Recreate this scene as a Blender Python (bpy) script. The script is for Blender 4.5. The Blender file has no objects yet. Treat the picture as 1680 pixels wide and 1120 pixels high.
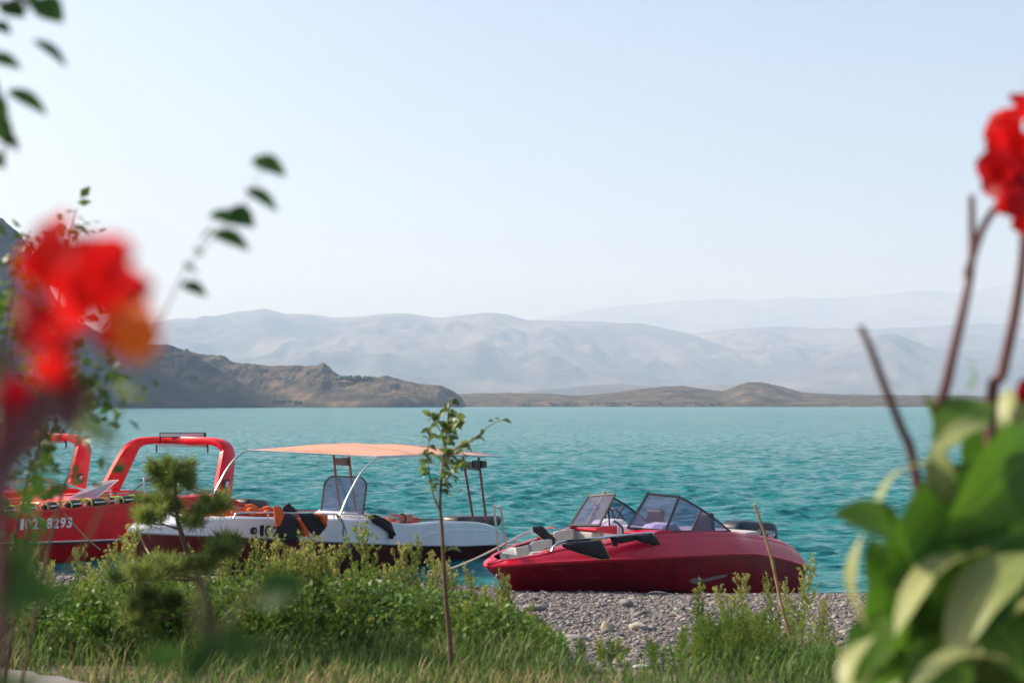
import bpy, bmesh, math, random
import numpy as np
from math import sin, cos, pi, radians, atan, hypot
from mathutils import Vector, Matrix
from mathutils.bvhtree import BVHTree

random.seed(7); RNG = np.random.default_rng(7)
S = bpy.context.scene
COL = S.collection

# ------------------------------------------------------------------ camera, sky, sun, exposure
F = 1680*50/36; H = 3.2; PITCH = atan(103/F)
cam_d = bpy.data.cameras.new('camera'); cam = bpy.data.objects.new('camera', cam_d); COL.objects.link(cam)
cam.location = (0, 0, H); cam.rotation_euler = (pi/2+PITCH, 0, 0)
cam_d.lens = 50; cam_d.sensor_width = 36; cam_d.clip_start = .05; cam_d.clip_end = 40000
cam_d.dof.use_dof = True; cam_d.dof.focus_distance = 23; cam_d.dof.aperture_fstop = 2.8
S.camera = cam
SUN_EL, SUN_AZ = radians(35), radians(-74)         # azimuth from +Y towards +X
world = bpy.data.worlds.new('World'); S.world = world; world.use_nodes = True
wn = world.node_tree.nodes; wl = world.node_tree.links
sky = wn.new('ShaderNodeTexSky'); sky.sky_type = 'NISHITA'; sky.sun_disc = False
sky.sun_elevation = SUN_EL; sky.sun_rotation = SUN_AZ
sky.altitude = 300; sky.air_density = 1.0; sky.dust_density = 4.5; sky.ozone_density = 1.0
wl.new(sky.outputs[0], wn['Background'].inputs[0]); wn['Background'].inputs[1].default_value = .12
sun_d = bpy.data.lights.new('sun', 'SUN'); sun = bpy.data.objects.new('sun', sun_d); COL.objects.link(sun)
sun_d.energy = 5; sun_d.angle = radians(.6); sun_d.color = (1, .93, .82)
sdir = Vector((sin(SUN_AZ)*cos(SUN_EL), cos(SUN_AZ)*cos(SUN_EL), sin(SUN_EL)))
sun.rotation_euler = (-sdir).to_track_quat('-Z', 'Y').to_euler()
S.view_settings.view_transform = 'Standard'; S.view_settings.look = 'None'
S.view_settings.exposure = 0.7; S.view_settings.gamma = 1; S.view_settings.use_curve_mapping = False
S.render.engine = 'CYCLES'
cy = S.cycles; cy.max_bounces = 8; cy.diffuse_bounces = 3; cy.glossy_bounces = 4; cy.transmission_bounces = 6
cy.transparent_max_bounces = 12; cy.volume_bounces = 1; cy.use_denoising = True; cy.sample_clamp_indirect = 6

# ------------------------------------------------------------------ placing helpers
CAM = np.array([0, 0, H])
def ray(px, py):
    x = (px-840)/F; y = -(py-560)/F
    return np.array([x, cos(PITCH)-y*sin(PITCH), sin(PITCH)+y*cos(PITCH)])
def at(px, py, Y):
    d = ray(px, py); return Vector(CAM+d*(Y/d[1]))
class Frame:
    """A boat's own axes: x to the bow, y to port, z up, origin under the stern."""
    def __init__(s, sx, sy, a):
        s.a = radians(a); s.o = np.array([sx, sy, 0.])
        s.f = np.array([-cos(s.a), -sin(s.a), 0]); s.p = np.array([sin(s.a), -cos(s.a), 0])
    def ony(s, px, py, y):                       # point of the boat's plane y that is seen there
        d = ray(px, py); k = ((s.o-CAM)@s.p+y)/(d@s.p); w = CAM+d*k-s.o
        return Vector((w@s.f, y, w[2]))
    def onx(s, px, py, x):
        d = ray(px, py); k = ((s.o-CAM)@s.f+x)/(d@s.f); w = CAM+d*k-s.o
        return Vector((x, w@s.p, w[2]))
    def W(s, v): return Vector(s.o+s.f*v[0]+s.p*v[1]+np.array([0, 0, v[2]]))
    def fit(s, px, py, yf, lo=-1, hi=11):        # length position where the curve y=yf(x) is seen
        for _ in range(50):
            m = (lo+hi)/2; w = s.o+s.f*m+s.p*yf(m)
            if 840+F*w[0]/w[1] > px: lo = m
            else: hi = m
        d = ray(px, py); return m, float(H+d[2]*w[1]/d[1])
    def profile(s, pts, yf):
        r = sorted(s.fit(px, py, yf) for px, py in pts)
        t = [q[0] for q in r]; z = [q[1] for q in r]
        return lambda x: float(np.interp(x, t, z))

# ------------------------------------------------------------------ mesh helpers
class MB:
    def __init__(s): s.v = []; s.f = []; s.m = []
    def add(s, vs, fs, mi=0):
        b = len(s.v); s.v += [tuple(v) for v in vs]; s.f += [tuple(i+b for i in f) for f in fs]; s.m += [mi]*len(fs); return s
    def box(s, c, d, rz=0, mi=0):
        x, y, z = [q/2 for q in d]; R = Matrix.Rotation(rz, 3, 'Z'); c = Vector(c)
        vs = [c+R@Vector((i*x, j*y, k*z)) for k in (-1, 1) for i, j in ((-1, -1), (1, -1), (1, 1), (-1, 1))]
        return s.add(vs, [(3, 2, 1, 0), (4, 5, 6, 7), (0, 1, 5, 4), (1, 2, 6, 5), (2, 3, 7, 6), (3, 0, 4, 7)], mi)
    def tube(s, pts, r, n=8, mi=0, cap=True, up=None, asp=1):
        pts = [Vector(p) for p in pts]; k = len(pts); rs = r if hasattr(r, '__len__') else [r]*k
        b = len(s.v); prev = None
        for i, p in enumerate(pts):
            t = (pts[min(i+1, k-1)]-pts[max(i-1, 0)]).normalized()
            if prev is None:
                u = Vector(up) if up else (Vector((0, 0, 1)) if abs(t.z) < .9 else Vector((1, 0, 0)))
            else: u = prev
            u = (u-t*u.dot(t)).normalized(); prev = u; w = t.cross(u)
            for j in range(n):
                a = 2*pi*j/n+pi/n; s.v.append(tuple(p+(u*cos(a)*asp+w*sin(a))*rs[i]))
        for i in range(k-1):
            for j in range(n):
                s.f.append((b+i*n+j, b+i*n+(j+1) % n, b+(i+1)*n+(j+1) % n, b+(i+1)*n+j)); s.m.append(mi)
        if cap:
            s.f.append(tuple(b+j for j in reversed(range(n)))); s.f.append(tuple(b+(k-1)*n+j for j in range(n))); s.m += [mi]*2
        return s
    def sweep(s, secs, mi=0):                     # secs: list of rings (equal count), capped
        n = len(secs[0]); b = len(s.v)
        for q in secs: s.v += [tuple(p) for p in q]
        for i in range(len(secs)-1):
            for j in range(n):
                s.f.append((b+i*n+j, b+i*n+(j+1) % n, b+(i+1)*n+(j+1) % n, b+(i+1)*n+j)); s.m.append(mi)
        s.f.append(tuple(b+j for j in reversed(range(n)))); s.f.append(tuple(b+(len(secs)-1)*n+j for j in range(n))); s.m += [mi]*2
        return s
    def grid(s, rows, mi=0):
        n = len(rows[0]); b = len(s.v)
        for r in rows: s.v += [tuple(p) for p in r]
        for i in range(len(rows)-1):
            for j in range(n-1):
                s.f.append((b+i*n+j, b+i*n+j+1, b+(i+1)*n+j+1, b+(i+1)*n+j)); s.m.append(mi)
        return s
    def slab(s, poly, off, mi=0):                 # polygon with thickness vector off
        n = len(poly); off = Vector(off); a = [Vector(p) for p in poly]; b = [p+off for p in a]
        return s.add(a+b, [tuple(range(n)), tuple(n+i for i in reversed(range(n)))]+[(i, i+n, (i+1) % n+n, (i+1) % n) for i in range(n)], mi)
    def mesh(s, name, mats, smooth=False):
        me = bpy.data.meshes.new(name); me.from_pydata(s.v, [], s.f)
        for m in (mats if isinstance(mats, (list, tuple)) else [mats]): me.materials.append(m)
        me.polygons.foreach_set('material_index', s.m)
        if smooth: me.polygons.foreach_set('use_smooth', [True]*len(s.f))
        me.update(); return me
    def build(s, name, mats, parent=None, smooth=False, bevel=0, sub=0, solid=0, angle=40):
        me = s.mesh(name, mats, smooth)
        bm = bmesh.new(); bm.from_mesh(me); bmesh.ops.recalc_face_normals(bm, faces=bm.faces); bm.to_mesh(me); bm.free()
        o = bpy.data.objects.new(name, me); COL.objects.link(o); o.parent = parent
        if solid: md = o.modifiers.new('s', 'SOLIDIFY'); md.thickness = solid; md.offset = 0
        if bevel: md = o.modifiers.new('b', 'BEVEL'); md.width = bevel; md.segments = 3; md.limit_method = 'ANGLE'; md.angle_limit = radians(30)
        if sub: md = o.modifiers.new('u', 'SUBSURF'); md.levels = sub; md.render_levels = sub
        if smooth and angle < 180: me.set_sharp_from_angle(angle=radians(angle))
        return o
def np_mesh(name, V, Fc, mat, tint=None, smooth=False):
    me = bpy.data.meshes.new(name); k = Fc.shape[1]
    me.vertices.add(len(V)); me.vertices.foreach_set('co', np.asarray(V, np.float32).ravel())
    me.loops.add(Fc.size); me.loops.foreach_set('vertex_index', Fc.astype(np.int32).ravel())
    me.polygons.add(len(Fc)); me.polygons.foreach_set('loop_start', np.arange(0, Fc.size, k, dtype=np.int32))
    me.polygons.foreach_set('loop_total', np.full(len(Fc), k, np.int32))
    if smooth: me.polygons.foreach_set('use_smooth', np.ones(len(Fc), bool))
    me.materials.append(mat); me.update(calc_edges=True)
    if tint is not None:
        at_ = me.color_attributes.new('tint', 'FLOAT_COLOR', 'POINT')
        c = np.ones((len(V), 4), np.float32); c[:, :3] = tint; at_.data.foreach_set('color', c.ravel())
    me.validate(); return me
def link(me, name, parent=None, loc=None):
    o = bpy.data.objects.new(name, me); COL.objects.link(o); o.parent = parent
    if loc is not None: o.location = loc
    return o
def tag(o, label=None, cat=None, group=None, kind=None):
    for k, v in (('label', label), ('category', cat), ('group', group), ('kind', kind)):
        if v: o[k] = v
    return o
def thing(name, loc, label, cat, group=None, rz=0):
    o = bpy.data.objects.new(name, None); COL.objects.link(o); o.location = loc; o.rotation_euler = (0, 0, rz)
    o.empty_display_size = .2
    return tag(o, label, cat, group)
def smooth_path(pts, k=6):
    pts = [Vector(p) for p in pts]; q = [pts[0]]+pts+[pts[-1]]; out = []
    for i in range(len(pts)-1):
        a, b, c, d = q[i:i+4]
        for j in range(k):
            t = j/k; out.append(.5*((2*b)+(c-a)*t+(2*a-5*b+4*c-d)*t*t+(3*b-a-3*c+d)*t**3))
    return out+[pts[-1]]
def ss(a, b, x): t = min(1, max(0, (x-a)/(b-a))); return t*t*(3-2*t)
_lat = RNG.random((256, 256))
def vnoise(x, y):
    x = np.asarray(x, float); y = np.asarray(y, float); xi = np.floor(x).astype(int); yi = np.floor(y).astype(int)
    fx = x-xi; fy = y-yi; fx = fx*fx*(3-2*fx); fy = fy*fy*(3-2*fy); g = lambda a, b: _lat[a % 256, b % 256]
    return (g(xi, yi)*(1-fx)+g(xi+1, yi)*fx)*(1-fy)+(g(xi, yi+1)*(1-fx)+g(xi+1, yi+1)*fx)*fy
def fbm(x, y, o=5, ridged=False):
    r = 0; a = .5; s = 0
    for i in range(o):
        n = vnoise(x*2**i+17*i, y*2**i+31*i)
        if ridged: n = 1-abs(2*n-1)
        r = r+a*n; s += a; a *= .5
    return r/s

# ------------------------------------------------------------------ materials
def lin(c): return tuple(c)+(1,)
def mat(name, c, rough=.5, metal=0, spec=.5, coat=0, var=0, vscale=8, bump=0, bscale=60, c2=None, sheen=0):
    m = bpy.data.materials.new(name); m.use_nodes = True; n = m.node_tree.nodes; l = m.node_tree.links; p = n['Principled BSDF']
    p.inputs['Roughness'].default_value = rough; p.inputs['Metallic'].default_value = metal
    p.inputs['Specular IOR Level'].default_value = spec; p.inputs['Coat Weight'].default_value = coat; p.inputs['Coat Roughness'].default_value = .06
    p.inputs['Sheen Weight'].default_value = sheen; p.inputs['Base Color'].default_value = lin(c)
    if var or c2:
        tc = n.new('ShaderNodeTexCoord'); no = n.new('ShaderNodeTexNoise'); no.inputs['Scale'].default_value = vscale; no.inputs['Detail'].default_value = 6; no.inputs['Roughness'].default_value = .62
        l.new(tc.outputs['Object'], no.inputs['Vector'])
        rp = n.new('ShaderNodeValToRGB'); rp.color_ramp.elements[0].position = .33; rp.color_ramp.elements[1].position = .68
        rp.color_ramp.elements[0].color = lin([q*(1-var) for q in c]); rp.color_ramp.elements[1].color = lin(c2 if c2 else [min(1, q*(1+var)) for q in c])
        l.new(no.outputs[0], rp.inputs[0]); l.new(rp.outputs[0], p.inputs['Base Color'])
        mr = n.new('ShaderNodeMapRange'); mr.inputs[3].default_value = max(.03, rough-.08); mr.inputs[4].default_value = min(1, rough+.12)
        l.new(no.outputs[0], mr.inputs[0]); l.new(mr.outputs[0], p.inputs['Roughness'])
    if bump:
        tc = n.new('ShaderNodeTexCoord'); no = n.new('ShaderNodeTexNoise'); no.inputs['Scale'].default_value = bscale; no.inputs['Detail'].default_value = 5
        l.new(tc.outputs['Object'], no.inputs['Vector']); b = n.new('ShaderNodeBump'); b.inputs['Strength'].default_value = bump; b.inputs['Distance'].default_value = .01
        l.new(no.outputs[0], b.inputs['Height']); l.new(b.outputs[0], p.inputs['Normal'])
    return m
def leafmat(name, c, c2, trans=.4, rough=.45, spec=.35, tcol=None, tint=False, scale=3, rnd=True, veins=False):
    m = bpy.data.materials.new(name); m.use_nodes = True; n = m.node_tree.nodes; l = m.node_tree.links; p = n['Principled BSDF']
    p.inputs['Roughness'].default_value = rough; p.inputs['Specular IOR Level'].default_value = spec
    mx = n.new('ShaderNodeMixShader'); mx.inputs[0].default_value = trans; tr = n.new('ShaderNodeBsdfTranslucent')
    if tint:
        a = n.new('ShaderNodeAttribute'); a.attribute_name = 'tint'; src = a.outputs['Color']
    else:
        tc = n.new('ShaderNodeTexCoord'); no = n.new('ShaderNodeTexNoise'); no.inputs['Scale'].default_value = scale; no.inputs['Detail'].default_value = 4
        l.new(tc.outputs['Object'], no.inputs['Vector']); oi = n.new('ShaderNodeObjectInfo'); ad = n.new('ShaderNodeMath'); ad.operation = 'MULTIPLY_ADD'
        ad.inputs[1].default_value = .45 if rnd else 0; l.new(oi.outputs['Random'], ad.inputs[0]); 
        sb = n.new('ShaderNodeMath'); sb.operation = 'SUBTRACT'; sb.inputs[1].default_value = .22 if rnd else 0; l.new(no.outputs[0], sb.inputs[0]); l.new(sb.outputs[0], ad.inputs[2])
        rp = n.new('ShaderNodeValToRGB'); rp.color_ramp.elements[0].position = .3; rp.color_ramp.elements[1].position = .72
        rp.color_ramp.elements[0].color = lin(c); rp.color_ramp.elements[1].color = lin(c2); l.new(ad.outputs[0], rp.inputs[0]); src = rp.outputs[0]
    if veins:
        uv = n.new('ShaderNodeUVMap'); sx = n.new('ShaderNodeSeparateXYZ'); l.new(uv.outputs[0], sx.inputs[0])
        def mth(op, a, b):
            q = n.new('ShaderNodeMath'); q.operation = op
            for i_, w_ in enumerate((a, b)):
                if hasattr(w_, 'is_output'): l.new(w_, q.inputs[i_])
                elif w_ is not None: q.inputs[i_].default_value = w_
            return q.outputs[0]
        av = mth('ABSOLUTE', sx.outputs[1], None); wv_ = mth('SINE', mth('MULTIPLY', mth('SUBTRACT', sx.outputs[0], mth('MULTIPLY', av, .22)), 95.), None)
        f1 = mth('MULTIPLY_ADD', wv_, .09); f1.node.inputs[2].default_value = .97
        rib = mth('LESS_THAN', av, .06); f2 = mth('ADD', f1, mth('MULTIPLY', rib, .6)); vm = n.new('ShaderNodeMix'); vm.data_type = 'RGBA'; vm.blend_type = 'MULTIPLY'; vm.inputs[0].default_value = 1; l.new(src, vm.inputs[6]); l.new(f2, vm.inputs[7]); src = vm.outputs[2]
    l.new(src, p.inputs['Base Color'])
    if tcol:
        hx = n.new('ShaderNodeMix'); hx.data_type = 'RGBA'; hx.blend_type = 'MULTIPLY'; hx.inputs[0].default_value = 1; l.new(src, hx.inputs[6]); hx.inputs[7].default_value = lin(tcol); l.new(hx.outputs[2], tr.inputs[0])
    else: l.new(src, tr.inputs[0])
    l.new(p.outputs[0], mx.inputs[1]); l.new(tr.outputs[0], mx.inputs[2]); l.new(mx.outputs[0], n['Material Output'].inputs[0])
    return m
def glassmat(name, tint, gl=.06):
    m = bpy.data.materials.new(name); m.use_nodes = True; n = m.node_tree.nodes; l = m.node_tree.links
    t = n.new('ShaderNodeBsdfTransparent'); t.inputs[0].default_value = lin(tint); g = n.new('ShaderNodeBsdfGlossy'); g.inputs['Roughness'].default_value = .03
    fr = n.new('ShaderNodeFresnel'); fr.inputs[0].default_value = 1.5; d = n.new('ShaderNodeBsdfDiffuse'); d.inputs[0].default_value = (.5, .5, .55, 1)
    m1 = n.new('ShaderNodeMixShader'); m1.inputs[0].default_value = gl; l.new(t.outputs[0], m1.inputs[1]); l.new(d.outputs[0], m1.inputs[2])
    m2 = n.new('ShaderNodeMixShader'); ge = n.new('ShaderNodeNewGeometry'); iv = n.new('ShaderNodeMath'); iv.operation = 'SUBTRACT'; iv.inputs[0].default_value = 1; l.new(ge.outputs['Backfacing'], iv.inputs[1])
    ml = n.new('ShaderNodeMath'); ml.operation = 'MULTIPLY'; l.new(fr.outputs[0], ml.inputs[0]); l.new(iv.outputs[0], ml.inputs[1]); l.new(ml.outputs[0], m2.inputs[0]); l.new(m1.outputs[0], m2.inputs[1]); l.new(g.outputs[0], m2.inputs[2])
    l.new(m2.outputs[0], n['Material Output'].inputs[0]); return m
M = dict(
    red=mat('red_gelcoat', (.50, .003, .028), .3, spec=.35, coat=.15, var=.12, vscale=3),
    shadedred=mat('shaded_red_gelcoat', (.22, .0012, .011), .34, spec=.35, coat=.15, var=.32, vscale=5),  # darker copy of the red gelcoat; shade on the hull side put into its colour
    red2=mat('bright_red_gelcoat', (.78, .006, .018), .3, spec=.35, coat=.15, var=.12, vscale=3),
    hullred=mat('oxide_red_hull_paint', (.13, .014, .011), .5, var=.3, vscale=5),
    white=mat('white_gelcoat', (.84, .84, .87), .3, coat=.3, var=.05, vscale=2),
    cream=mat('cream_vinyl', (.46, .44, .41), .55, var=.1, vscale=6, bump=.2, bscale=40),
    redvinyl=mat('red_vinyl', (.5, .05, .03), .5, var=.15, vscale=6),
    black=mat('black_plastic', (.018, .018, .022), .35, var=.2, vscale=10),
    rubber=mat('black_rubber', (.012, .012, .013), .6),
    cowl=mat('dark_cowl_paint', (.022, .03, .055), .4, spec=.3, var=.1),
    grey=mat('grey_plastic', (.28, .29, .3), .5, var=.1),
    steel=mat('polished_steel', (.62, .63, .65), .22, metal=1, var=.1, vscale=20),
    copper=mat('red_wrapped_pipe', (.30, .10, .09), .35, metal=.4, var=.2, vscale=12),
    canvas=mat('peach_canvas', (.60, .245, .145), .85, var=.08, vscale=2.5, bump=.15, bscale=150, sheen=.2),
    vestblack=mat('black_nylon', (.012, .013, .018), .75, var=.3, vscale=20, bump=.4, bscale=30),
    orange=mat('orange_nylon', (.75, .12, .02), .7, var=.25, vscale=12, bump=.5, bscale=25),
    lime=mat('lime_trim', (.32, .40, .07), .7), pale=mat('pale_trim', (.7, .7, .7), .6),
    coral=mat('faded_coral_nylon', (.62, .22, .13), .75, var=.2, vscale=15, bump=.5, bscale=30),
    lamp=mat('lamp_lens', (.75, .76, .8), .15),
    letterw=mat('white_lettering', (.8, .8, .8), .4), letterb=mat('black_lettering', (.02, .02, .025), .4),
    rope=mat('grey_rope', (.28, .27, .25), .9, var=.3, vscale=40, bump=.6, bscale=90), tan=mat('tan_rope', (.4, .3, .2), .9, var=.2, vscale=40),
    glass=glassmat('purple_tinted_glass', (.66, .62, .80), .08), smoke=glassmat('smoke_blue_glass', (.50, .55, .74), .05),
    skyglass=glassmat('sky_whitened_glass', (.75, .75, .8), .4), clear=glassmat('clear_glass', (.88, .89, .92), .08),  # whitish veil of the arch boat's windscreen is painted sky reflection
    bark=mat('brown_bark', (.13, .075, .05), .85, var=.35, vscale=25, bump=.6, bscale=60),
    darkstem=mat('dark_red_stem', (.12, .045, .045), .5, var=.3, vscale=12), straw=mat('dry_straw_stalk', (.45, .28, .15), .8, var=.25, vscale=14),
    weedstem=mat('weed_stem', (.14, .15, .05), .7, var=.3, vscale=10),
    weed=leafmat('weed_leaf', (.085, .175, .02), (.27, .34, .055), .5, .55, .25),
    seed=leafmat('weed_seed_head', (.30, .29, .10), (.48, .43, .18), .45, .7, .2),
    cover=leafmat('ground_cover_leaf', (.035, .09, .02), (.09, .16, .035), .35, .5, .3, tint=True),
    grass=leafmat('grass_blade', (.1, .1, .1), (.1, .1, .1), .45, .5, .3, tint=True),
    needle=leafmat('pine_needle', (.09, .15, .04), (.26, .32, .08), .45, .5, .3, scale=12),
    sap=leafmat('sapling_leaf', (.07, .13, .03), (.22, .28, .08), .45, .35, .5),
    canna=leafmat('canna_leaf', (.045, .12, .018), (.12, .215, .04), .42, .5, .22, tcol=(1.2, 1.5, .6), scale=5, veins=True),
    cannasunlit=leafmat('sunlit_canna_leaf', (.19, .25, .075), (.34, .365, .15), .3, .45, .4, scale=5, veins=True),  # lighter copy of the canna leaf; sun on the blade painted into the colour
    treeleaf=leafmat('tree_leaf', (.03, .085, .018), (.07, .15, .028), .4, .5, .25, scale=5),
    shrub=leafmat('shrub_leaf', (.05, .12, .02), (.19, .26, .06), .45, .4, .5, scale=14),
    petal=leafmat('red_petal', (.62, .006, .012), (.85, .02, .015), .5, .5, .3, scale=10, rnd=False),
    petaldark=leafmat('shaded_petal_and_bud', (.30, .002, .010), (.45, .006, .016), .4, .55, .25, scale=10, rnd=False),  # shade within the blooms painted as darker petals; also dark buds and bracts
    petalorange=leafmat('orange_petal', (.93, .17, .015), (.97, .30, .03), .5, .5, .3, scale=8, rnd=False),
    yellow=mat('yellow_flower', (.8, .55, .03), .7),
)
def attrmat(name, rough=.85, bump=.4, bscale=80):
    m = mat(name, (.3, .3, .3), rough, bump=bump, bscale=bscale); n = m.node_tree.nodes; a = n.new('ShaderNodeAttribute'); a.attribute_name = 'tint'
    no = n.new('ShaderNodeTexNoise'); no.inputs['Scale'].default_value = 30; tc = n.new('ShaderNodeTexCoord'); m.node_tree.links.new(tc.outputs['Object'], no.inputs['Vector'])
    mr = n.new('ShaderNodeMapRange'); mr.inputs[3].default_value = .65; mr.inputs[4].default_value = 1.3; m.node_tree.links.new(no.outputs[0], mr.inputs[0])
    mx = n.new('ShaderNodeMix'); mx.data_type = 'RGBA'; mx.blend_type = 'MULTIPLY'; mx.inputs[0].default_value = 1
    m.node_tree.links.new(a.outputs['Color'], mx.inputs[6]); m.node_tree.links.new(mr.outputs[0], mx.inputs[7])
    m.node_tree.links.new(mx.outputs[2], n['Principled BSDF'].inputs['Base Color']); return m
M['pebble'] = attrmat('pebble_stone')

# ------------------------------------------------------------------ ground, beach, path
_gy = [-30, 9.0, 10.0, 11.5, 14, 17, 20.3, 21.8, 23.2, 26, 40, 400]; _gz = [1.6, 1.55, 1.40, 1.17, 1.0, .8, .52, .26, 0, -.55, -1.8, -1.9]
def gz(x, y):
    x = np.asarray(x, float); y = np.asarray(y, float)
    t = np.clip((2.5-x)/8, 0, 1); sh = 2.2*t*t*(3-2*t)*np.clip((y-9)/10, 0, 1)
    return np.interp(y-sh, _gy, _gz)+.05*(fbm(x*.7+40, y*.7+9, 4)-.5)
def ground_material():
    m = bpy.data.materials.new('bank_soil_and_shingle'); m.use_nodes = True; n = m.node_tree.nodes; l = m.node_tree.links; p = n['Principled BSDF']; p.inputs['Roughness'].default_value = .9
    tc = n.new('ShaderNodeTexCoord'); vo = n.new('ShaderNodeTexVoronoi'); vo.inputs['Scale'].default_value = 26; l.new(tc.outputs['Object'], vo.inputs['Vector'])
    r1 = n.new('ShaderNodeValToRGB'); l.new(vo.outputs['Color'], r1.inputs[0]); e = r1.color_ramp.elements; e[0].color = (.07, .062, .06, 1); e[1].color = (.22, .205, .195, 1)
    no = n.new('ShaderNodeTexNoise'); no.inputs['Scale'].default_value = 5; no.inputs['Detail'].default_value = 8; l.new(tc.outputs['Object'], no.inputs['Vector'])
    r2 = n.new('ShaderNodeValToRGB'); l.new(no.outputs[0], r2.inputs[0]); e = r2.color_ramp.elements; e[0].position = .35; e[1].position = .7; e[0].color = (.07, .055, .035, 1); e[1].color = (.26, .20, .13, 1)
    sp = n.new('ShaderNodeSeparateXYZ'); l.new(tc.outputs['Object'], sp.inputs[0]); ad = n.new('ShaderNodeMath'); ad.operation = 'MULTIPLY_ADD'; ad.inputs[1].default_value = 2.4; l.new(no.outputs[0], ad.inputs[0]); l.new(sp.outputs[1], ad.inputs[2])
    mr = n.new('ShaderNodeMapRange'); mr.inputs[1].default_value = 10.0; mr.inputs[2].default_value = 11.2; l.new(ad.outputs[0], mr.inputs[0])
    mx = n.new('ShaderNodeMix'); mx.data_type = 'RGBA'; l.new(mr.outputs[0], mx.inputs[0]); l.new(r2.outputs[0], mx.inputs[6]); l.new(r1.outputs[0], mx.inputs[7])
    l.new(mx.outputs[2], p.inputs['Base Color'])
    b = n.new('ShaderNodeBump'); b.inputs['Distance'].default_value = .02; b.inputs['Strength'].default_value = .7; l.new(vo.outputs['Distance'], b.inputs['Height']); b.invert = True; l.new(b.outputs[0], p.inputs['Normal'])
    return m
def sheet(name, xs, ys, zf, m, kind='structure'):
    X, Y = np.meshgrid(xs, ys); V = np.stack([X, Y, zf(X, Y)], -1).reshape(-1, 3); a, b = X.shape
    i = np.arange(a*b).reshape(a, b); Fc = np.stack([i[:-1, :-1], i[:-1, 1:], i[1:, 1:], i[1:, :-1]], -1).reshape(-1, 4)
    o = link(np_mesh(name, V, Fc, m, smooth=True), name); tag(o, kind=kind); return o
xs = np.concatenate([np.linspace(-160, -16, 30), np.linspace(-15, 15, 160), np.linspace(16, 160, 30)])
ys = np.concatenate([np.linspace(-40, 5, 12), np.linspace(5.5, 28, 130), np.linspace(29, 60, 20), np.linspace(80, 400, 10)])
sheet('ground', xs, ys, gz, ground_material())
pm = mat('path_concrete', (.2, .185, .17), .9, var=.2, vscale=6, bump=.4, bscale=50)
pth = MB(); edge = [(-9.0, 12.6), (-5.0, 10.15), (-3.35, 8.98), (-2.45, 8.38), (-1.7, 7.8), (-.8, 7.0)]
pe = [Vector(q) for q in edge]; rows = []
for i in range(len(pe)-1):
    for j in range(8):
        a = pe[i].lerp(pe[i+1], j/8); jit = .04*(random.random()-.5); rows.append([(a.x-k*.75+jit, a.y-k*1.1+jit, float(gz(a.x-k*.75, a.y-k*1.1))+(.03 if 0 < k else -.02)) for k in (0, .02, .5, 1, 1.6)])
tag(pth.grid(rows).build('path', pm, smooth=True), kind='structure')

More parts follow.
